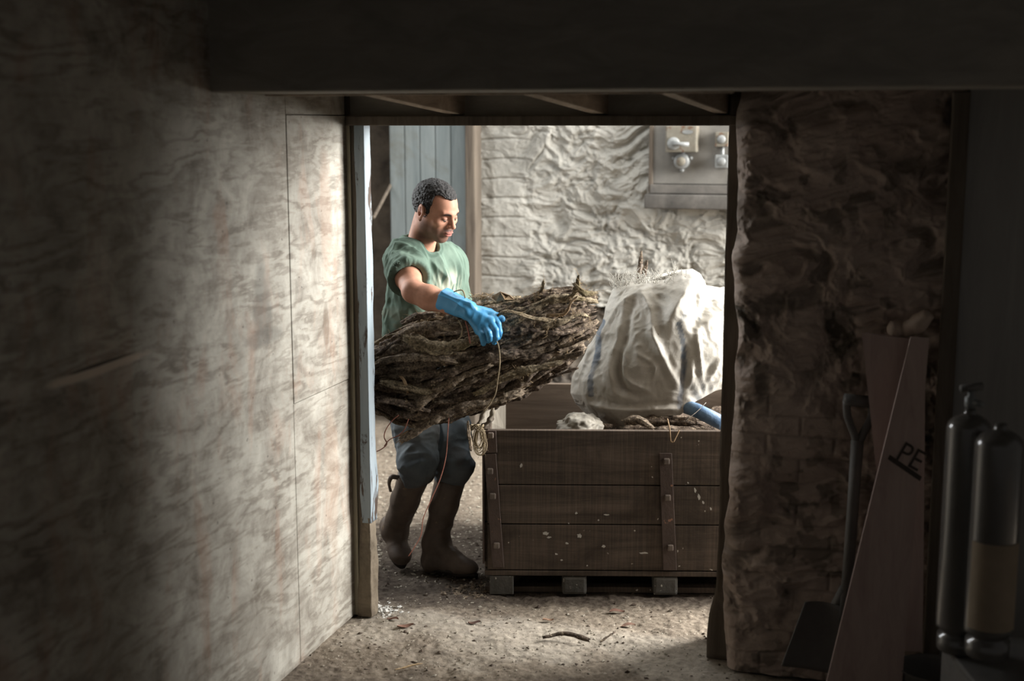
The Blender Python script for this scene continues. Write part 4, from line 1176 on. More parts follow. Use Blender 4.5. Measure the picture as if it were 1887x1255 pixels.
for t0_, dx_, b_ in ((t0R, -1, b2), (t0R + np.array([0, -.02, .012]), -1, b2)):
    c = Vector(t0_) + Vector((dx_ * .060, -.01, -.01))
    P = smoothpath([c, c + Vector((dx_ * .03, -.01, .006)), c + Vector((dx_ * .042, -.012, -.02)), c + Vector((dx_ * .036, -.012, -.055))], 4)
    mk('strap', *tubevf(P, .0085, 6, True, 0, 0, .25), M['boot'], b_)
# ---- gloves
def glove(cuff0, wr, knk, tips, thumb, name):
    allp = [cuff0, wr] + [p for q in tips for p in q] + thumb
    lo = np.min(allp, 0) - .06; hi = np.max(allp, 0) + .06
    gf = Field(np.arange(lo[0], hi[0], .0024), np.arange(lo[1], hi[1], .0024), np.arange(lo[2], hi[2], .0024))
    gf.cap(cuff0, wr, .049, .036, .01)
    for q in knk: gf.cap(wr, q, .021, .0165, .012)
    for i in range(3): gf.cap(knk[i], knk[i + 1], .0155, .0155, .010)
    for k_, q in zip(knk, tips):
        gf.chain([k_] + q, [.0148, .0125, .0118, .0105][:len(q) + 1], .004)
    gf.chain(thumb, [.019, .0155, .0135, .0115][:len(thumb)], .008)
    axn = (cuff0 - wr) / np.linalg.norm(cuff0 - wr)
    def fn(X, Y, Z):
        return np.maximum(-((X - cuff0[0]) * axn[0] + (Y - cuff0[1]) * axn[1] + (Z - cuff0[2]) * axn[2]), np.sqrt((X - cuff0[0]) ** 2 + (Y - cuff0[1]) ** 2 + (Z - cuff0[2]) ** 2) - .08)
    gf.op(fn, cuff0 - .08, cuff0 + .08, .002, 'sub')
    gf.cap(cuff0 - axn * .05, cuff0 + axn * .02, .039, .045, .003, 'sub')
    V, Q = gf.mesh(); V = relax(V, Q, 1, .4); N = vnormals(V, Q)
    dw = np.linalg.norm(V - wr, axis=1)
    V = V + N * (.0040 * ridges(V, np.cross(axn, (0, 1, 0)), 30, 161, .35) * np.exp(-(dw / .055) ** 2) + .0026 * ridges(V, axn, 30, 171, .3))[:, None]
    return mk(name, V, Q, M['glove'], man)
cu_ = A3(816, 552, 5.03)
wr_ = A3(862, 572, 4.975)
knk = [A3(907, 581, 4.985), A3(903, 594, 4.955), A3(895, 603, 4.945), A3(883, 608, 4.945)]
tips = [[A3(917, 597, 4.955), A3(920, 612, 4.955), A3(918, 622, 4.975)],
        [A3(912, 608, 4.925), A3(914, 622, 4.925), A3(911, 630, 4.95)],
        [A3(901, 613, 4.915), A3(903, 624, 4.92), A3(899, 627, 4.95)],
        [A3(889, 617, 4.92), A3(891, 628, 4.93), A3(890, 633, 4.955)]]
thumb = [A3(880, 572, 5.0), A3(902, 576, 5.03), A3(916, 583, 5.03), A3(925, 588, 5.03)]
glove(cu_, wr_, knk, tips, thumb, 'glove')
# left glove under the load
knl = [A3(912, 690, 5.40), A3(913, 697, 5.385), A3(912, 704, 5.37), A3(908, 710, 5.36)]
tpl = [[k_ + np.array([.03, -.012, .0]), k_ + np.array([.05, -.03, .005])] for k_ in knl]
glove(wrL * .7 + elL * .3, wrL, knl, tpl, [wrL + np.array([.02, .01, .02]), wrL + np.array([.05, .02, .04]), wrL + np.array([.07, .01, .06])], 'glove')
# ================================================================ THE BARK BUNDLE
def barkmat(name, c1, c2, c3, moss):
    t = NT(name); v = t.mapping()
    a = t.ramp(t.noise(v, 16, 9, .72, .5), [(.34, srgb(*c1)), (.52, srgb(*c2)), (.70, srgb(*c3))])
    fine = t.ramp(t.noise(v, 110, 5, .7), [(.38, (.22, .21, .2)), (.60, (1.45, 1.42, 1.38))])
    col = t.mix(.85, a, fine, 'MULTIPLY')
    mm = t.ramp(t.noise(v, 5.5, 6, .65, .5), [(.54, (0, 0, 0)), (.63, (1, 1, 1))])
    col = t.mix(t.math('MULTIPLY', mm, moss), col, t.ramp(t.noise(v, 150, 3, .6), [(.4, srgb(104, 94, 62)), (.62, srgb(166, 154, 108))]))
    dd = t.ramp(t.noise(v, 75, 3, .6), [(.60, (0, 0, 0)), (.68, (1, 1, 1))])
    col = t.mix(dd, col, srgb(196, 178, 152))
    t.bump(t.noise(v, 60, 9, .75), 1.0, .009); t.bump(t.noise(v, 240, 4, .7), .7, .002)
    return t.out(col, .85, .2)
M['bark'] = barkmat('weathered_bark', (98, 86, 75), (152, 136, 118), (206, 190, 168), .12)
M['bark2'] = barkmat('mossy_bark', (112, 100, 82), (162, 147, 122), (210, 196, 168), .5)
M['bark3'] = barkmat('dark_damp_bark', (80, 70, 62), (122, 107, 94), (178, 162, 143), .08)
M['heart'] = woodmat('split_wood_grain', (112, 90, 68), (172, 146, 114), 'x', 2.0, bump=.8)
M['fibre'] = mottled('dry_root_fibre', (128, 106, 78), (180, 156, 120), 60, .2, 200)
M['red'] = mottled('red_brown_cord', (150, 92, 78), (176, 120, 102), 40, .3, 200)
BD = 5.17
TX = [640, 690, 735, 770, 850, 940, 1010, 1060, 1100]
TOP = [655, 632, 596, 578, 562, 546, 528, 528, 545]
BOT = [745, 752, 786, 794, 772, 742, 708, 668, 618]
HDP = [.13, .15, .165, .17, .17, .165, .155, .125, .07]
def bundle_pt(x, q, dpt, up=0):
    T = np.interp(x, TX, TOP); B_ = np.interp(x, TX, BOT); h = np.interp(x, TX, HDP)
    y = (T + B_) / 2 + q * (B_ - T) / 2 * .90 - up
    return at(x, y, BD - dpt * h * .92)
def strip(name, pts, r, mat, seed, flat=.6, par=None, n=18, taper=(1, 1), rough=1.0, seg=None):
    pts = smoothpath(pts, 4)
    L = sum((pts[i + 1] - pts[i]).length for i in range(len(pts) - 1)); m = seg or max(16, int(L / .0052)); n = n + 6
    # resample evenly
    cum = [0]
    for i in range(len(pts) - 1): cum.append(cum[-1] + (pts[i + 1] - pts[i]).length)
    arr = np.array(pts); tt = np.linspace(0, cum[-1], m)
    P = np.stack([np.interp(tt, cum, arr[:, k]) for k in range(3)], 1)
    rs = np.random.RandomState(seed); ph = rs.uniform(0, 50, 3)
    s_ = np.linspace(0, 1, m)
    P = P + .010 * rough * np.stack([vn(np.stack([tt * 9 + ph[k], tt * 0, tt * 0], 1), seed + k) for k in range(3)], 1) * np.array([.4, 1, 1])
    R_ = r * (1 + .28 * vn(np.stack([tt * 7 + ph[0], tt * 0, tt * 0], 1), seed + 5) + .22 * vn(np.stack([tt * 26 + ph[1], tt * 0, tt * 0], 1), seed + 6))
    e0 = np.clip(s_ * L / (.05 * taper[0] + 1e-6), 0, 1) ** .6; e1 = np.clip((1 - s_) * L / (.05 * taper[1] + 1e-6), 0, 1) ** .6
    R_ = R_ * (.62 + .38 * e0) * (.62 + .38 * e1)
    V, F = tubevf([Vector(p) for p in P], [float(q) for q in R_], n, True, 0, seed, flat)
    V = np.array([tuple(v) for v in V]); ring = np.repeat(np.arange(m), n); ang = np.tile(np.arange(n), m)
    cdir = V - P[ring]; nl = np.linalg.norm(cdir, axis=1, keepdims=True) + 1e-9; nd = cdir / nl
    # long ridges of the bark + crusty lumps
    A_ = ang / n * 2 * math.pi
    rid = vn(np.stack([np.cos(A_) * 2.6 + ph[0], np.sin(A_) * 2.6 + ph[1], tt[ring] * 6], 1), seed + 7)
    lump = fbm(V * 42 + ph, seed + 8, 3); crack = 1 - np.abs(vn(np.stack([np.cos(A_) * 4, np.sin(A_) * 4, tt[ring] * 11 + ph[2]], 1), seed + 9)) * 2
    V = V + nd * (R_[ring] * (.34 * rid + .24 * lump - .22 * crack.clip(0, 1)) + .0013 * vn(V * 130 + ph, seed + 10) + .0015 * vn(V * np.array([60, 110, 110]) + ph, seed + 11))[:, None] * rough
    # jagged ends
    tdir0 = P[0] - P[2]; tdir1 = P[-1] - P[-3]; tdir0 /= np.linalg.norm(tdir0); tdir1 /= np.linalg.norm(tdir1)
    for rg, td in ((0, tdir0), (m - 1, tdir1)):
        k = ring == rg; V[k] += np.outer(rs.uniform(-.3, 1.1, k.sum()) * r, td)
    return mk(name, V, F, mat, par)
def fuzz(par, obj, cnt, ln, seed, mat=None):
    me = obj.data; rs = random.Random(seed); parts = []; off = Vector((0, 0, 0)); q = obj
    while q is not None: off += q.location; q = q.parent
    for _ in range(cnt * 2):
        v = me.vertices[rs.randrange(len(me.vertices))]; p = v.co + off; d = v.normal
        a = p + d * ln * rs.uniform(.3, .7) + Vector((rs.uniform(-1, 1), rs.uniform(-1, 1), rs.uniform(-1, 1))) * ln * .35
        b = a + Vector((rs.uniform(-1, 1), rs.uniform(-.5, .5), rs.uniform(-.6, .8))) * ln * .7
        parts.append(tubevf([p, a, b], [.0006, .0005, .0003], 3, False))
    f = mk('loose_fibres', *merge(parts), mat or M['fibre'], obj); f['kind'] = 'stuff'
    return f
rn = random.Random(21)
BL = 'rough dark bark strip bound among others in the bundle the man carries'
BG = 'bark strips of the carried bundle'
kk = 0
def addstrip(ang, rho, x0, x1, r, mat, lab=None, grp=BG, fz=0, drift=None, hook=0):
    global kk; kk += 1
    pts = []; dr = rn.uniform(-.10, .10) if drift is None else drift
    nseg = 6
    for i in range(nseg + 1):
        t = i / nseg; x = x0 + (x1 - x0) * t; a = ang + dr * (t - .5) * 3
        q, d = -math.cos(a) * rho, math.sin(a) * rho
        pts.append(bundle_pt(x, q, d, (hook * max(0, t - .75) * 4 if hook else 0)))
    o = strip('bark_strip', pts, r, mat, 300 + kk * 13, rn.uniform(.5, .85))
    mw = {'mossy_bark': 'mossy', 'dark_damp_bark': 'dark', 'weathered_bark': 'grey-brown'}[mat.name]
    am = ang % (2 * math.pi)
    wh = 'on the top edge' if am < .35 or am > 5.6 else 'high on the front' if am < 1.05 else 'across the middle front' if am < 1.85 else 'low on the front' if am < 2.6 else 'on the underside' if am < 3.8 else 'on the far side'
    xm = (x0 + x1) / 2; sp_ = (x1 - x0) > 250
    wx = '' if sp_ else ', left end' if xm < 790 else ', left of the twine' if xm < 880 else ', right of the twine' if xm < 980 else ', right end'
    thick = 'thick' if r > .0185 else 'thin' if r < .0105 else 'rough'
    L_ = '%s %s %s bark strip %s of the bundle%s' % ('long' if sp_ else 'short', thick, mw, wh, wx)
    if grp == 'x': L_ = 'dark inner bark strip buried in the core of the carried bundle'
    tag(o, L_, 'bark', BG)
    if fz: fuzz(None, o, fz, .022, kk)
    return o
# angle 0 = top, pi/2 = towards the camera, pi = bottom
n1 = 36
for i in range(n1):
    a = -0.9 + (math.pi + 1.5) * i / (n1 - 1) + rn.uniform(-.05, .05)
    front = .2 < a < 2.9
    x0 = rn.choice([648, 665, 690, 705, 730, 760]) + rn.uniform(-12, 12); x1 = rn.choice([1000, 1040, 1070, 1088, 1092]) + rn.uniform(-14, 10)
    if rn.random() < .35: x1 = rn.uniform(880, 990)
    if a > 2.2: x1 = min(x1, rn.uniform(930, 1060))
    if a < .3: x0 = max(x0, rn.uniform(735, 790))
    mat = M['bark2'] if (a < .5 and rn.random() < .7) else (M['bark3'] if rn.random() < .45 else M['bark'])
    addstrip(a, rn.uniform(.90, 1.0), x0, x1, rn.uniform(.013, .024), mat, fz=10 if a < 1.3 else 5)
for i in range(56):       # shorter broken pieces over the front
    a = rn.uniform(.05, 3.0); xm = rn.uniform(720, 1060); hl_ = rn.uniform(35, 115)
    mat = rn.choice([M['bark'], M['bark2'] if a < 1.2 else M['bark3'], M['bark3'], M['bark']])
    addstrip(a, rn.uniform(.93, 1.06), max(672, xm - hl_), min(1096, xm + hl_), rn.uniform(.006, .017), mat, fz=5, drift=rn.uniform(-.22, .22))
for i in range(14):
    a = 2 * math.pi * i / 14; addstrip(a, .66, rn.uniform(650, 720), rn.uniform(960, 1075), rn.uniform(.028, .036), M['bark3'], grp='x')
def one(pts, r, mat, lab, flat=.7, seed=1, taper=(1, 1), fz=0, name='bark_strip', rough=1.0):
    o = strip(name, [at(*p) for p in pts], r, mat, seed, flat, None, 16, taper, rough)
    tag(o, lab, 'bark')
    if fz: fuzz(None, o, fz, .03, seed)
    return o
FD = 5.0
o = one([(744, 806, FD), (790, 782, FD - .01), (850, 755, FD), (905, 738, 5.01), (960, 722, 5.03)], .019, M['bark'], 'long split bark strip with a broken pale end at the lower left of the bundle', .6, 901, (.4, 1))
sp = []
for k in range(16):
    p = at(752 + rn.uniform(-4, 5), 802 + rn.uniform(-7, 7), FD + rn.uniform(-.01, .01)); d = (at(744, 811, FD) - at(800, 780, FD)).normalized()
    sp.append(tubevf([p, p + d * rn.uniform(.012, .03), p + d * rn.uniform(.03, .05) + Vector((0, 0, rn.uniform(-.008, .008)))], [.004, .003, .0012], 4))
mk('splintered_end', *merge(sp), M['heart'], o)
one([(1040, 556, 5.08), (1055, 545, 5.06), (1063, 528, 5.05), (1066, 512, 5.05)], .012, M['bark2'], 'stubby upright branch end rising at the upper right of the bundle', .9, 911, (1, .6), 14)
one([(1058, 522, 5.05), (1068, 532, 5.04), (1080, 540, 5.04), (1100, 541, 5.05)], .013, M['bark2'], 'hooked branch end pointing right at the upper right tip of the bundle', .85, 912, (1, .5), 26)
one([(1010, 585, 5.03), (1040, 582, 5.02), (1052, 560, 5.02), (1062, 548, 5.03)], .009, M['heart'], 'pale bent twig inside the upper right end of the bundle', .8, 913, (1, 1))
one([(980, 548, 5.06), (996, 535, 5.05), (1001, 518, 5.05)], .008, M['bark2'], 'small upright knobbly twig on the top edge of the bundle', .9, 914, (1, .6), 18)
one([(1030, 640, 5.02), (1060, 632, 5.0), (1094, 618, 5.0)], .010, M['bark'], 'thin ragged strip reaching furthest right above the sack side', .7, 915, (1, .3), 12)
one([(1000, 668, 5.02), (1040, 655, 5.01), (1072, 647, 5.0)], .010, M['bark'], 'thin pinkish-brown strip jutting right from the middle of the bundle end', .7, 916, (1, .3))
one([(985, 708, 5.03), (1020, 696, 5.02), (1064, 682, 5.02)], .007, M['bark3'], 'thin dark spike jutting right from the low right end of the bundle', .7, 917, (1, .2))
one([(905, 592, 4.99), (935, 575, 4.98), (980, 588, 4.985), (1020, 592, 5.0)], .010, M['bark2'], 'mossy bent root lying right of the blue glove', .7, 918, (1, 1), 16)
one([(1000, 600, 4.985), (1040, 588, 4.99), (1070, 578, 5.01), (1084, 582, 5.03)], .013, M['bark2'], 'curled knobbly branch at the right end below the hooked tip', .8, 923, (1, .7), 22)
one([(738, 612, 5.04), (775, 600, 5.01), (830, 598, 4.99), (868, 590, 4.985)], .021, M['bark'], 'thick curved bark roll under the man\'s forearm', .8, 919, (.6, 1), 18)
one([(742, 592, 5.10), (770, 584, 5.08), (800, 582, 5.06)], .013, M['bark3'], 'short dark bark roll at the upper left shoulder of the bundle', .8, 920, (.6, 1), 6)
one([(752, 628, 5.0), (800, 640, 4.985), (850, 640, 4.98), (880, 625, 4.98)], .022, M['bark2'], 'broad crusty strip curving down under the blue glove', .6, 921, (1, 1), 26)
one([(862, 776, 5.0), (864, 800, 5.0), (866, 826, 5.0)], .0065, M['bark'], 'short thin stick hanging straight down below the bundle', .8, 922, (1, .6))
one([(737, 690, 4.985), (746, 700, 4.975), (752, 722, 4.98)], .008, M['heart'], 'small curled light bark flake on the left of the bundle', .4, 924, (.6, .6))
for k, (pp) in enumerate((((700, 668), (760, 660), (840, 668)), ((690, 740), (720, 738), (790, 752)), ((704, 706), (740, 712), (800, 720)), ((800, 700), (880, 668), (950, 652)), ((760, 752), (840, 700), (900, 676)), ((880, 720), (960, 690), (1030, 672)))):
    pts = [(x, y, 4.985) for x, y in pp]
    o = strip('bark_strip', [at(*p) for p in pts], rn.uniform(.012, .02), rn.choice([M['bark'], M['bark2'], M['bark3']]), 940 + k, .6, None, 16, (.5, .5)); tag(o, 'ragged bark strip with loose fibres on the front face, ' + ['upper left', 'lower left', 'left of centre', 'right of the twine', 'low under the twine', 'low at the right'][k], 'bark'); fuzz(None, o, 8, .022, k)
by_lab = {}
for o_ in COL.objects:
    if o_.get('group') == BG and 'inner' not in o_['label']: by_lab.setdefault(o_['label'], []).append(o_)
for L_, q_ in by_lab.items():
    if len(q_) > 1:
        q_.sort(key=lambda o_: -sum(v.co.z for v in o_.data.vertices) / len(o_.data.vertices))
        nm_ = ['upper one', 'lower one'] if len(q_) == 2 else ['topmost one', 'second down', 'third down', 'fourth down', 'fifth down']
        for o_, w_ in zip(q_, nm_): o_['label'] = L_.replace('bark strip ', 'bundle strip ', 1).replace(' of the bundle', '', 1) + ', ' + w_
# dry leaf on top
lv = [at(905, 548, 5.08), at(922, 538, 5.05), at(940, 545, 5.05), at(948, 552, 5.07), at(930, 552, 5.04), at(915, 556, 5.05)]
V = lv + [p + Vector((0, .002, .002)) for p in lv]
o = mk('dry_leaf', V, [[0, 1, 2, 3, 4, 5], [11, 10, 9, 8, 7, 6]] + [[i, (i + 1) % 6, (i + 1) % 6 + 6, i + 6] for i in range(6)], M['heart'], None, smooth=False)
tag(o, 'crumpled light brown leaf lying on top of the bundle', 'leaf')
# hay-like roots
hs_ = []
for k in range(60):
    x = rn.uniform(872, 905); y = 552 + rn.uniform(-5, 5); p = at(x, y, 5.08)
    hs_.append(tubevf(smoothpath([p, at(x + rn.uniform(-12, 12), y - rn.uniform(2, 10), 5.07), at(x + rn.uniform(-16, 18), y + rn.uniform(-6, 8), 5.05)], 3), .0008, 3, False))
o = tag(mk('root_tuft', *merge(hs_), M['fibre']), 'tuft of dry straw-like roots on the bundle behind the blue glove', 'roots', kind='stuff')
def cord(name, pts, r, mat, label, cat='cord'):
    o = mk(name, *tubevf(smoothpath([at(*p) for p in pts], 5), r, 6), mat); return tag(o, label, cat)
cord('red_cord', [(735, 765, 5.0), (722, 776, 4.99), (711, 792, 4.99), (708, 806, 4.99), (713, 818, 4.99), (704, 827, 4.99), (694, 832, 5.0)], .0022, M['red'], 'looped red-brown cord hanging left of the man\'s thigh')
cord('red_cord', [(753, 772, 5.0), (746, 790, 4.99), (735, 802, 4.99), (718, 810, 4.99), (708, 822, 4.99)], .0020, M['red'], 'short red-brown cord crossing the left loop')
cord('red_cord', [(827, 770, 5.0), (825, 800, 5.0), (822, 840, 5.0), (812, 880, 5.0), (795, 920, 5.0), (780, 955, 5.0), (776, 985, 5.0), (764, 1008, 5.0), (753, 1025, 5.0)], .0018, M['red'], 'long red-brown cord hanging in front of the man\'s legs')
cord('twine', [(912, 622, 4.93), (919, 640, 4.935), (921, 670, 4.94), (917, 700, 4.95), (913, 725, 4.97), (902, 745, 4.99), (892, 757, 4.99)], .0026, M['twine'], 'straw-coloured twine hanging from the blue glove over the bundle', 'twine')
cord('brown_cord', [(846, 590, 4.97), (852, 605, 4.955), (850, 618, 4.955), (843, 628, 4.955)], .0028, M['twine'], 'pale frayed cord end poking out under the glove wrist')
cord('red_cord', [(858, 592, 4.97), (863, 610, 4.955), (866, 630, 4.95), (867, 632, 4.95)], .0034, M['red'], 'red-brown knotted cord end below the glove wrist')
cord('twig', [(836, 538, 5.0), (845, 535, 4.99), (853, 536, 4.985), (857, 548, 4.985), (858, 556, 4.985)], .0026, M['fibre'], 'thin bent twig arching over the blue glove cuff', 'twig')

# ================================================================ WHITE SACK
def sackmat():
    t = NT('woven_white_plastic'); v = t.mapping()
    col = t.ramp(t.noise(v, 6, 7, .65, .5), [(.3, srgb(168, 163, 152)), (.66, srgb(206, 203, 195))])
    a = t.n('Attribute', attribute_name='pigment'); sp = t.n('SeparateColor'); t.l(a.outputs['Color'], sp.inputs[0])
    wear = t.ramp(t.noise(v, 22, 4, .6), [(.35, (.6, .6, .6)), (.6, (1, 1, 1))])
    col = t.mix(t.mix(1, sp.outputs[0], wear, 'MULTIPLY'), col, srgb(92, 106, 122))
    col = t.mix(sp.outputs[2], col, srgb(50, 46, 44))
    dm = t.math('MULTIPLY', sp.outputs[1], t.noise(v, 9, 6, .65))
    col = t.mix(dm, col, srgb(122, 108, 92))
    sk = t.ramp(t.noise(v, 70, 3, .5), [(.70, (0, 0, 0)), (.74, (1, 1, 1))]); col = t.mix(t.math('MULTIPLY', sk, .6), col, srgb(110, 98, 84))
    t.bump(t.noise(v, 28, 6, .6, .8), .35, .006); t.bump(t.noise(v, 600, 2, .5), .15, .0004)
    t.b.inputs['Transmission Weight'].default_value = 0
    return t.out(col, .55, .3)
M['sack'] = sackmat()
SY = [800, 790, 770, 750, 730, 700, 680, 650, 610, 590, 565, 540, 520, 512]
SL = [1120, 1110, 1085, 1068, 1060, 1063, 1070, 1083, 1100, 1111, 1122, 1136, 1150, 1162]
SR = [1345, 1352, 1366, 1376, 1384, 1388, 1388, 1386, 1380, 1376, 1370, 1364, 1356, 1348]
HS = [-1, -.6, -.45, -.3, .18, .3, .7, 1]
HL = [6, 0, 4, 26, 30, 48, 74, 82]
TXs = [1140, 1180, 1225, 1240, 1255, 1275, 1288, 1296, 1310, 1325, 1370]
TYs = [524, 521, 516, 508, 500, 499, 507, 526, 536, 535, 548]
FOLDS = [   # places along each crease, half width, height (metres out of the cloth)
    ([(1180, 525), (1160, 570), (1150, 620), (1140, 660), (1140, 690), (1150, 715)], 6, -.017),
    ([(1172, 530), (1148, 575), (1136, 630), (1128, 665), (1124, 705)], 9, .016),
    ([(1186, 540), (1199, 570), (1203, 614), (1214, 642), (1230, 676), (1245, 707)], 8, .026),
    ([(1206, 560), (1217, 600), (1213, 625)], 10, -.016),
    ([(1273, 506), (1261, 533), (1242, 570), (1230, 595)], 13, .040),
    ([(1281, 533), (1280, 564), (1270, 601)], 7, -.014),
    ([(1283, 608), (1286, 657), (1290, 707)], 5, .017),
    ([(1323, 536), (1292, 577), (1280, 605)], 8, -.018), ([(1340, 560), (1305, 590), (1290, 600)], 7, .018),
    ([(1078, 705), (1084, 735), (1102, 750), (1155, 757), (1245, 754)], 6, .018),
    ([(1092, 705), (1115, 735), (1160, 743), (1240, 743)], 6, -.015),
    ([(1134, 657), (1138, 695), (1152, 716), (1186, 731)], 7, -.018),
    ([(1149, 642), (1148, 688), (1163, 707), (1195, 720)], 6, .014),
    ([(1323, 664), (1295, 713)], 5, .014), ([(1330, 688), (1308, 716)], 4, .011), ([(1312, 664), (1300, 690)], 4, -.010),
    ([(1277, 660), (1268, 713)], 5, .012), ([(1262, 640), (1256, 725)], 6, -.014),
    ([(1109, 589), (1078, 655), (1066, 720)], 7, .010), ([(1104, 640), (1102, 676), (1113, 706)], 6, -.012),
    ([(1174, 651), (1202, 670), (1211, 689)], 4, .010), ([(1208, 668), (1206, 700)], 4, .009),
    ([(1165, 590), (1176, 640), (1180, 700)], 14, .012), ([(1220, 640), (1240, 690)], 9, -.012),
    ([(1205, 530), (1215, 548), (1228, 562)], 7, -.012), ([(1125, 715), (1150, 735), (1185, 742)], 5, .010)]
def pdist(x, y, poly):
    poly = np.array([tuple(p) for p in smoothpath([Vector((a, b, 0)) for a, b in poly], 5)])[:, :2]; best = np.full(len(x), 1e9); tb = np.zeros(len(x)); n = len(poly)
    for i in range(n - 1):
        a, b = poly[i], poly[i + 1]; ba = b - a
        t = np.clip(((x - a[0]) * ba[0] + (y - a[1]) * ba[1]) / (ba @ ba + 1e-9), 0, 1)
        d = np.hypot(x - a[0] - t * ba[0], y - a[1] - t * ba[1]); m = d < best
        best = np.where(m, d, best); tb = np.where(m, (i + t) / (n - 1), tb)
    return best, tb
def atv(x, y, D):
    dx = (x - 943.5) / F_PX; dy = (627.5 - y) / F_PX; dY = _cp + dy * _sp; dZ = -_sp + dy * _cp
    return np.stack([dx / dY * D, D, CAM_H + dZ / dY * D], 1)
sNA, sNR = 300, 190
aa = -math.pi / 2 + 2 * np.pi * np.arange(sNA) / sNA
A_, T_ = np.meshgrid(aa, np.linspace(0, 1, sNR)); A_ = A_.ravel(); T_ = T_.ravel()
s_ = np.cos(A_); y0 = 795 + (512 - 795) * T_
xl, xr = np.interp(-y0, [-q for q in SY], SL), np.interp(-y0, [-q for q in SY], SR)
px_ = xl + (xr - xl) * (s_ + 1) / 2
py_ = y0 - np.interp(s_, HS, HL) * (1 - T_) ** 2 + (np.interp(px_, TXs, TYs) - 512) * T_ ** 2
hd = .25 * np.sqrt(np.clip(1 - T_ ** 3.2, 0, 1)) + .028 * (1 - T_ ** 12) + .003
Dp = 5.58 + hd * np.sin(A_)
base = atv(px_, py_, Dp)
fr0 = np.clip(-np.sin(A_) * 2.2 + .35, 0, 1)
disp = np.zeros(len(base))
for poly, wd, am in FOLDS:
    d_, t_ = pdist(px_, py_, poly)
    prof_ = np.where(am > 0, np.exp(-(d_ / wd) ** 1.6), np.exp(-(d_ / (wd * 1.1)) ** 2))
    disp += am * prof_ * (.25 + .75 * np.sin(np.pi * np.clip(t_ * .86 + .07, 0, 1)))
disp *= fr0 * (1 - T_ ** 14)
Pn = base * 1.0
disp += .012 * ridges(base, (.25, .1, -1), 7, 401, .22, .8) + .006 * ridges(base, (.5, .2, -1), 16, 407, .3, .8) + .0025 * ridges(base, (.1, .2, -1), 42, 411, .45, .9) + .014 * fbm(base * 4, 415, 2)
disp += (1 - fr0) * .03 * ridges(base, (0, .1, -1), 6, 419, .2)
outn = np.stack([s_ * .8, np.sin(A_), np.full(len(s_), .25)], 1); outn /= np.linalg.norm(outn, axis=1, keepdims=True)
sco = base + outn * disp[:, None]
F = [[i * sNA + j, i * sNA + (j + 1) % sNA, (i + 1) * sNA + (j + 1) % sNA, (i + 1) * sNA + j] for i in range(sNR - 1) for j in range(sNA)]
F.append([(sNR - 1) * sNA + k for k in range(sNA)])
def band(poly, w_): d_, t_ = pdist(px_, py_, poly); return np.clip((w_ - d_) / 1.2 + .5, 0, 1) * (fr0 > .2)
stripe = np.maximum.reduce([band([(1112, 592), (1104, 620), (1096, 660), (1088, 700), (1090, 728)], 4.2), band([(1250, 598), (1258, 630), (1261, 665), (1256, 700), (1250, 750)], 4.6), .45 * band([(1276, 520), (1262, 575), (1251, 597)], 3.6), .6 * band([(1297, 540), (1289, 572), (1291, 600)], .8)])
mark = np.exp(-((px_ - 1071) / 8) ** 4 - ((py_ - 742) / 6) ** 4) * (fr0 > .2) * (vn(np.stack([px_ * .45, py_ * .6, px_ * 0], 1), 77) > .05)
dirtz = np.clip((py_ - 640) / 150, 0, 1) * 1.0 + .14
sk = mk('white_sack', sco, F, M['sack'], None, cols=np.stack([stripe, dirtz, mark], 1))
rootE = empty('woven_sack', Vector((.62, 5.5, .70)), 'dirty white woven plastic sack with blue stripes heaped on the crate', 'sack')
sk.name = 'bag'; sk.parent = rootE; sk.location = -rootE.location
fr_ = []
for k in range(170):
    x = 1128 + 168 * rn.random() ** 1.1; D_ = 5.50 + rn.uniform(-.05, .1); y = np.interp(x, [1128, 1165, 1200, 1250, 1300], [528, 520, 518, 520, 530])
    p = at(x, y + 4, D_); l_ = rn.uniform(.03, .08)
    a1 = p + Vector((rn.uniform(-.02, .02), rn.uniform(-.01, .01), l_ * .5)); a2 = a1 + Vector((rn.uniform(-.03, .03), 0, l_ * rn.uniform(-.1, .6)))
    fr_.append(tubevf(smoothpath([p, a1, a2], 3), [.0014] * 7, 3, False))
for x, y0, y1 in ((1240, 525, 477), (1217, 525, 497), (1246, 520, 482)):
    fr_.append(tubevf(smoothpath([at(x + 3, y0, 5.5), at(x + 2, (y0 + y1) / 2, 5.5), at(x - 3, y1, 5.5)], 4), .0014, 4, False))
f_ = mk('frayed_threads', *merge(fr_), M['sack'], rootE); f_['kind'] = 'stuff'
# hem patch / crumpled small bag at the foot of the sack
def crumple(name, cpx, w, h, dpt, seed, mat, D, n=48):
    c = at(*cpx, D); V = []; F = []
    for i in range(n + 1):
        for j in range(2 * n):
            th = math.pi * i / n; ph = math.pi * j / n
            d = np.array([math.sin(th) * math.cos(ph), math.sin(th) * math.sin(ph), math.cos(th)]); V.append(d)
    V = np.array(V)
    rr = 1 + .20 * fbm(V * 1.7, seed, 3) + .10 * ridges(V * 1.2, (1, .3, .5), 3, seed + 3, .2, .8)
    V = V * rr[:, None] * np.array([w, dpt, h]) + np.array(c)
    for i in range(n):
        for j in range(2 * n): F.append([i * 2 * n + j, (i + 1) * 2 * n + j, (i + 1) * 2 * n + (j + 1) % (2 * n), i * 2 * n + (j + 1) % (2 * n)])
    return mk(name, V, F, mat)
M['sack2'] = mottled('soiled_striped_sacking', (128, 122, 112), (182, 176, 164), 12, .6, 45, .6)
o = crumple('crumpled_sack', (1068, 788), .095, .055, .10, 7, M['sack2'], 5.30); tag(o, 'small crumpled grey sack end lying at the left foot of the white sack', 'sack')
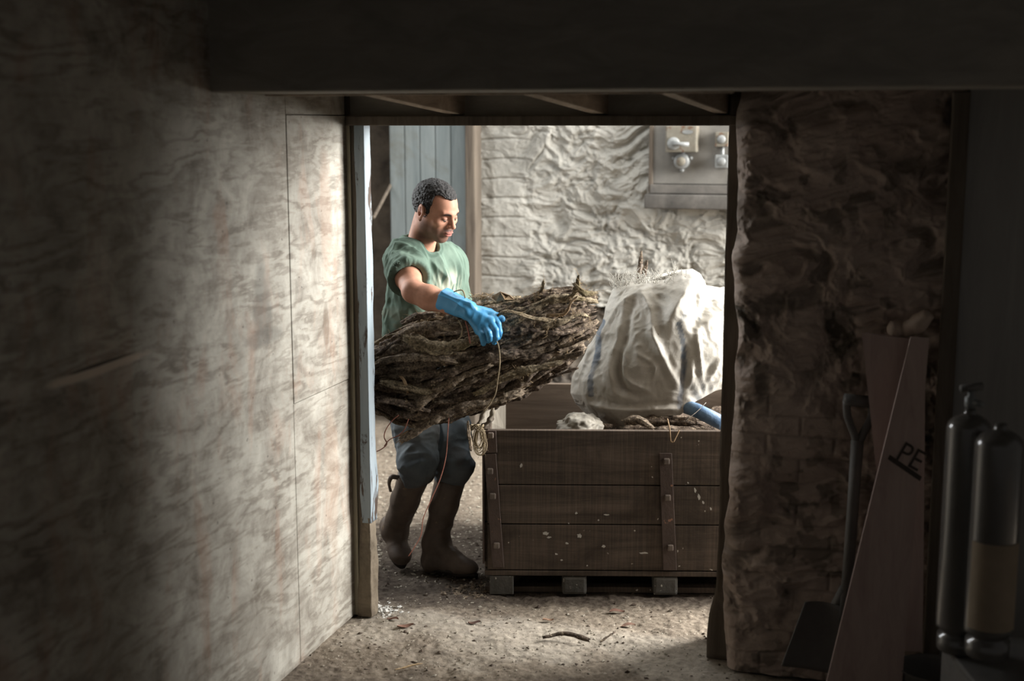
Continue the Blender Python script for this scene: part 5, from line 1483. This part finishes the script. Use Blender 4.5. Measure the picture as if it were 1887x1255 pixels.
# upright sticks behind the sack mouth
def stick(pts, r, mat, label, seed, nm='wood_piece', fl=.7):
    o = strip(nm, [at(*p) for p in pts], r, mat, seed, fl, None, 14, (.7, .7), .6); return tag(o, label, 'wood')
stick([(1178, 560, 5.66), (1179, 500, 5.66), (1181, 466, 5.66)], .017, M['bark3'], 'taller pointed dark stick standing out of the sack top', 31)
stick([(1186, 560, 5.62), (1187, 510, 5.62), (1192, 484, 5.62)], .014, M['bark3'], 'shorter dark stick standing beside the tall one in the sack top', 32)
# heap inside the crate
M['bluepipe'] = mottled('scuffed_blue_plastic', (70, 100, 136), (128, 156, 182), 16, .5, 50, .5, .4)
hp = empty('blue_tube', at(1300, 765, 5.28), 'scuffed blue plastic tube lying on the crate beneath the white sack', 'tube')
mk('tube', *tubevf([at(1245, 742, 5.36), at(1285, 757, 5.27), at(1331, 780, 5.2)], .030, 20, True), M['bluepipe'], hp)
HG = 'dark wood pieces heaped in the crate'; HLb = 'dark rough wood piece heaped inside the crate beneath the sack'
for k in range(10):
    a0_ = rn.uniform(.38, 1.1); b0_ = rn.uniform(.10, .34); z_ = rn.uniform(.62, .70); L_ = rn.uniform(.08, .16); t_ = rn.uniform(-.6, .6)
    p = C(a0_, b0_, z_); d = Vector((math.cos(t_), math.sin(t_) * .6, rn.uniform(-.12, .12))) * L_
    o = strip('wood_piece', [p - d, p, p + d], rn.uniform(.018, .028), rn.choice([M['bark3'], M['bark']]), 500 + k, .8); tag(o, HLb, 'wood', HG)
stick([(1155, 778, 5.19), (1180, 776, 5.16), (1200, 785, 5.13)], .022, M['bark'], 'crusty broken root end showing under the sack hem above the crate rim', 41, fl=.9)
cord('twig', [(1230, 772, 5.12), (1234, 790, 5.075), (1236, 812, 5.07), (1240, 815, 5.065)], .0028, M['heart'], 'thin forked twig hanging over the crate rim, left prong', 'twig')
cord('twig', [(1252, 792, 5.075), (1247, 803, 5.07), (1241, 815, 5.065)], .0024, M['heart'], 'thin forked twig hanging over the crate rim, right prong', 'twig')
cord('sack_thread', [(1301, 742, 5.2), (1285, 758, 5.18), (1270, 770, 5.17), (1264, 776, 5.17)], .0012, M['sack2'], 'loose pale thread hanging in front of the blue tube', 'thread')
heapV, heapF = gridvf(60, 50, lambda s, t: np.array([tuple(C(.04 + 1.17 * a, .05 + .88 * b, 0)) for a, b in zip(s, t)]) + np.stack([s * 0, s * 0, np.where(s > .36, .60, .42 + .0 * s) + .05 * fbm(np.stack([s * 8, t * 8, s * 0], 1), 5, 3) - .02], 1))
o = mk('bark_rubble', heapV, heapF, M['bark3']); tag(o, 'dark crumbly bark rubble filling the pallet crate', 'rubble', kind='stuff')

# ================================================================ LITTER ON THE FLOOR
def gz(x, y): return floor_h(np.array([x]), np.array([y]))[0]
def onfloor(px, py):
    lo_, hi_ = 3.0, 9.0
    for _ in range(40):
        m__ = (lo_ + hi_) / 2
        if at(px, py, m__).z > 0: lo_ = m__
        else: hi_ = m__
    return at(px, py, lo_)
o = strip('bark_offcut', [onfloor(1003, 1182) + Vector((0, 0, .02)), onfloor(1040, 1180) + Vector((0, 0, .028)), onfloor(1082, 1187) + Vector((0, 0, .018))], .011, M['bark3'], 61, .6, None, 14, (1, 1), .4); tag(o, 'curved dark bark offcut on the floor in front of the doorway', 'bark')
o = strip('bark_offcut', [onfloor(1108, 1190) + Vector((0, 0, .016)), onfloor(1130, 1178) + Vector((0, 0, .022))], .012, M['bark3'], 62, .6); tag(o, 'small dark bark chip right of the curved offcut', 'bark')
o = strip('straw', [onfloor(728, 1242) + Vector((0, 0, .01)), onfloor(752, 1232) + Vector((0, 0, .012)), onfloor(776, 1226) + Vector((0, 0, .01))], .0035, M['fibre'], 63, .7); tag(o, 'pale dry straw on the floor at the bottom edge', 'straw')
LF = [(1137, 1129, 'dark folded leaf on the sill floor below the right foot block', (92, 62, 50)), (1010, 1145, 'orange-brown leaf scrap in the middle of the sill floor', (120, 92, 72)), (747, 1156, 'rust-coloured leaf scrap near the left jamb', (108, 78, 64)),
      (874, 1150, 'small dark brown leaf on the dusty floor left of centre', (76, 52, 42)), (724, 1143, 'tiny red-brown chip by the white mortar crumbs', (102, 72, 60)), (1158, 1155, 'small dark leaf scrap right of centre on the sill floor', (96, 70, 56))]
for k, (x, y, lab, c) in enumerate(LF):
    m__ = M.setdefault('leaf%d' % k, mottled('leaf_tint', c, tuple(min(255, q + 30) for q in c), 40, .3, 120))
    p = onfloor(x, y); r_ = random.Random(k); L_ = .022 + .012 * r_.random(); a_ = r_.uniform(-.5, .5)
    V = []; 
    for i in range(9):
        t = i / 8; w_ = L_ * .45 * math.sin(math.pi * t) ** .7 + .0008
        for s_ in (-1, 0, 1):
            q = Vector(((t - .5) * 2 * L_, s_ * w_, .004 + .005 * abs(s_) + .004 * math.sin(t * 5 + k)))
            V.append(p + Vector((q.x * math.cos(a_) - q.y * math.sin(a_), q.x * math.sin(a_) + q.y * math.cos(a_), q.z)))
    F = [[i * 3 + j, i * 3 + j + 1, (i + 1) * 3 + j + 1, (i + 1) * 3 + j] for i in range(8) for j in range(2)]
    tag(mk('dry_leaf', V, F, m__), lab, 'leaf')
def crumbs(name, cnt, rfun, mat, label, seed, s0, s1):
    r_ = random.Random(seed); V = []; F = []
    for _ in range(cnt):
        x, y = rfun(r_); s = r_.uniform(s0, s1) * (.5 + r_.random() ** 3 * 1.6); z = gz(x, y) + s * .2; n = len(V)
        ax = [Vector((r_.uniform(.6, 1.4), 0, 0)), Vector((0, r_.uniform(.6, 1.4), 0)), Vector((0, 0, r_.uniform(.3, .8)))]
        ang = r_.uniform(0, 6.28); c_, s_ = math.cos(ang), math.sin(ang)
        for d in ((1, 0, 0), (-1, 0, 0), (0, 1, 0), (0, -1, 0), (0, 0, 1), (0, 0, -1)):
            q = sum((ax[i] * d[i] for i in range(3)), Vector((0, 0, 0))) * s
            q = q + Vector((r_.uniform(-.3, .3), r_.uniform(-.3, .3), r_.uniform(-.2, .2))) * s
            V.append((x + q.x * c_ - q.y * s_, y + q.x * s_ + q.y * c_, z + q.z))
        for f in ((0, 2, 4), (2, 1, 4), (1, 3, 4), (3, 0, 4), (2, 0, 5), (1, 2, 5), (3, 1, 5), (0, 3, 5)): F.append([n + i for i in f])
    return tag(mk(name, V, F, mat, None, smooth=False), label, name.split('_')[-1], kind='stuff')
M['peb'] = mottled('pale_grit', (128, 120, 106), (188, 180, 164), 30, .3, 90)
M['peb2'] = mottled('dark_crumb', (62, 52, 44), (90, 76, 64), 30, .3, 90)
def rsill(r_):
    q = R(r_.uniform(.02, 1.5), r_.uniform(-.5, .3)); return q.x, q.y
crumbs('stone_grit', 1500, rsill, M['peb'], 'pale stone grit strewn over the doorway floor', 1, .0022, .0042)
crumbs('soil_crumbs', 1100, lambda r_: (r_.uniform(-1.0, 1.2), r_.uniform(4.15, 5.9)), M['peb2'], 'dark soil crumbs scattered over the floor', 2, .0022, .006)
crumbs('yard_gravel', 2600, lambda r_: (r_.uniform(-.75, .0), r_.uniform(5.2, 8.0)), M['peb'], 'pale gravel on the ground behind the man', 3, .003, .007)
crumbs('mortar_crumbs', 160, lambda r_: (lambda p: (p.x + r_.gauss(0, .04), p.y + r_.gauss(0, .03)))(onfloor(708, 1122)), mottled('white_mortar', (204, 202, 196), (228, 226, 220), 20, .3, 60), 'white mortar crumbs at the foot of the left jamb', 4, .003, .008)
crumbs('bark_litter', 240, lambda r_: (lambda p: (p.x + r_.gauss(0, .07), p.y + r_.gauss(0, .05)))(onfloor(880, 1085)), M['bark'], 'loose bark litter beside the crate foot and boot', 5, .003, .009)
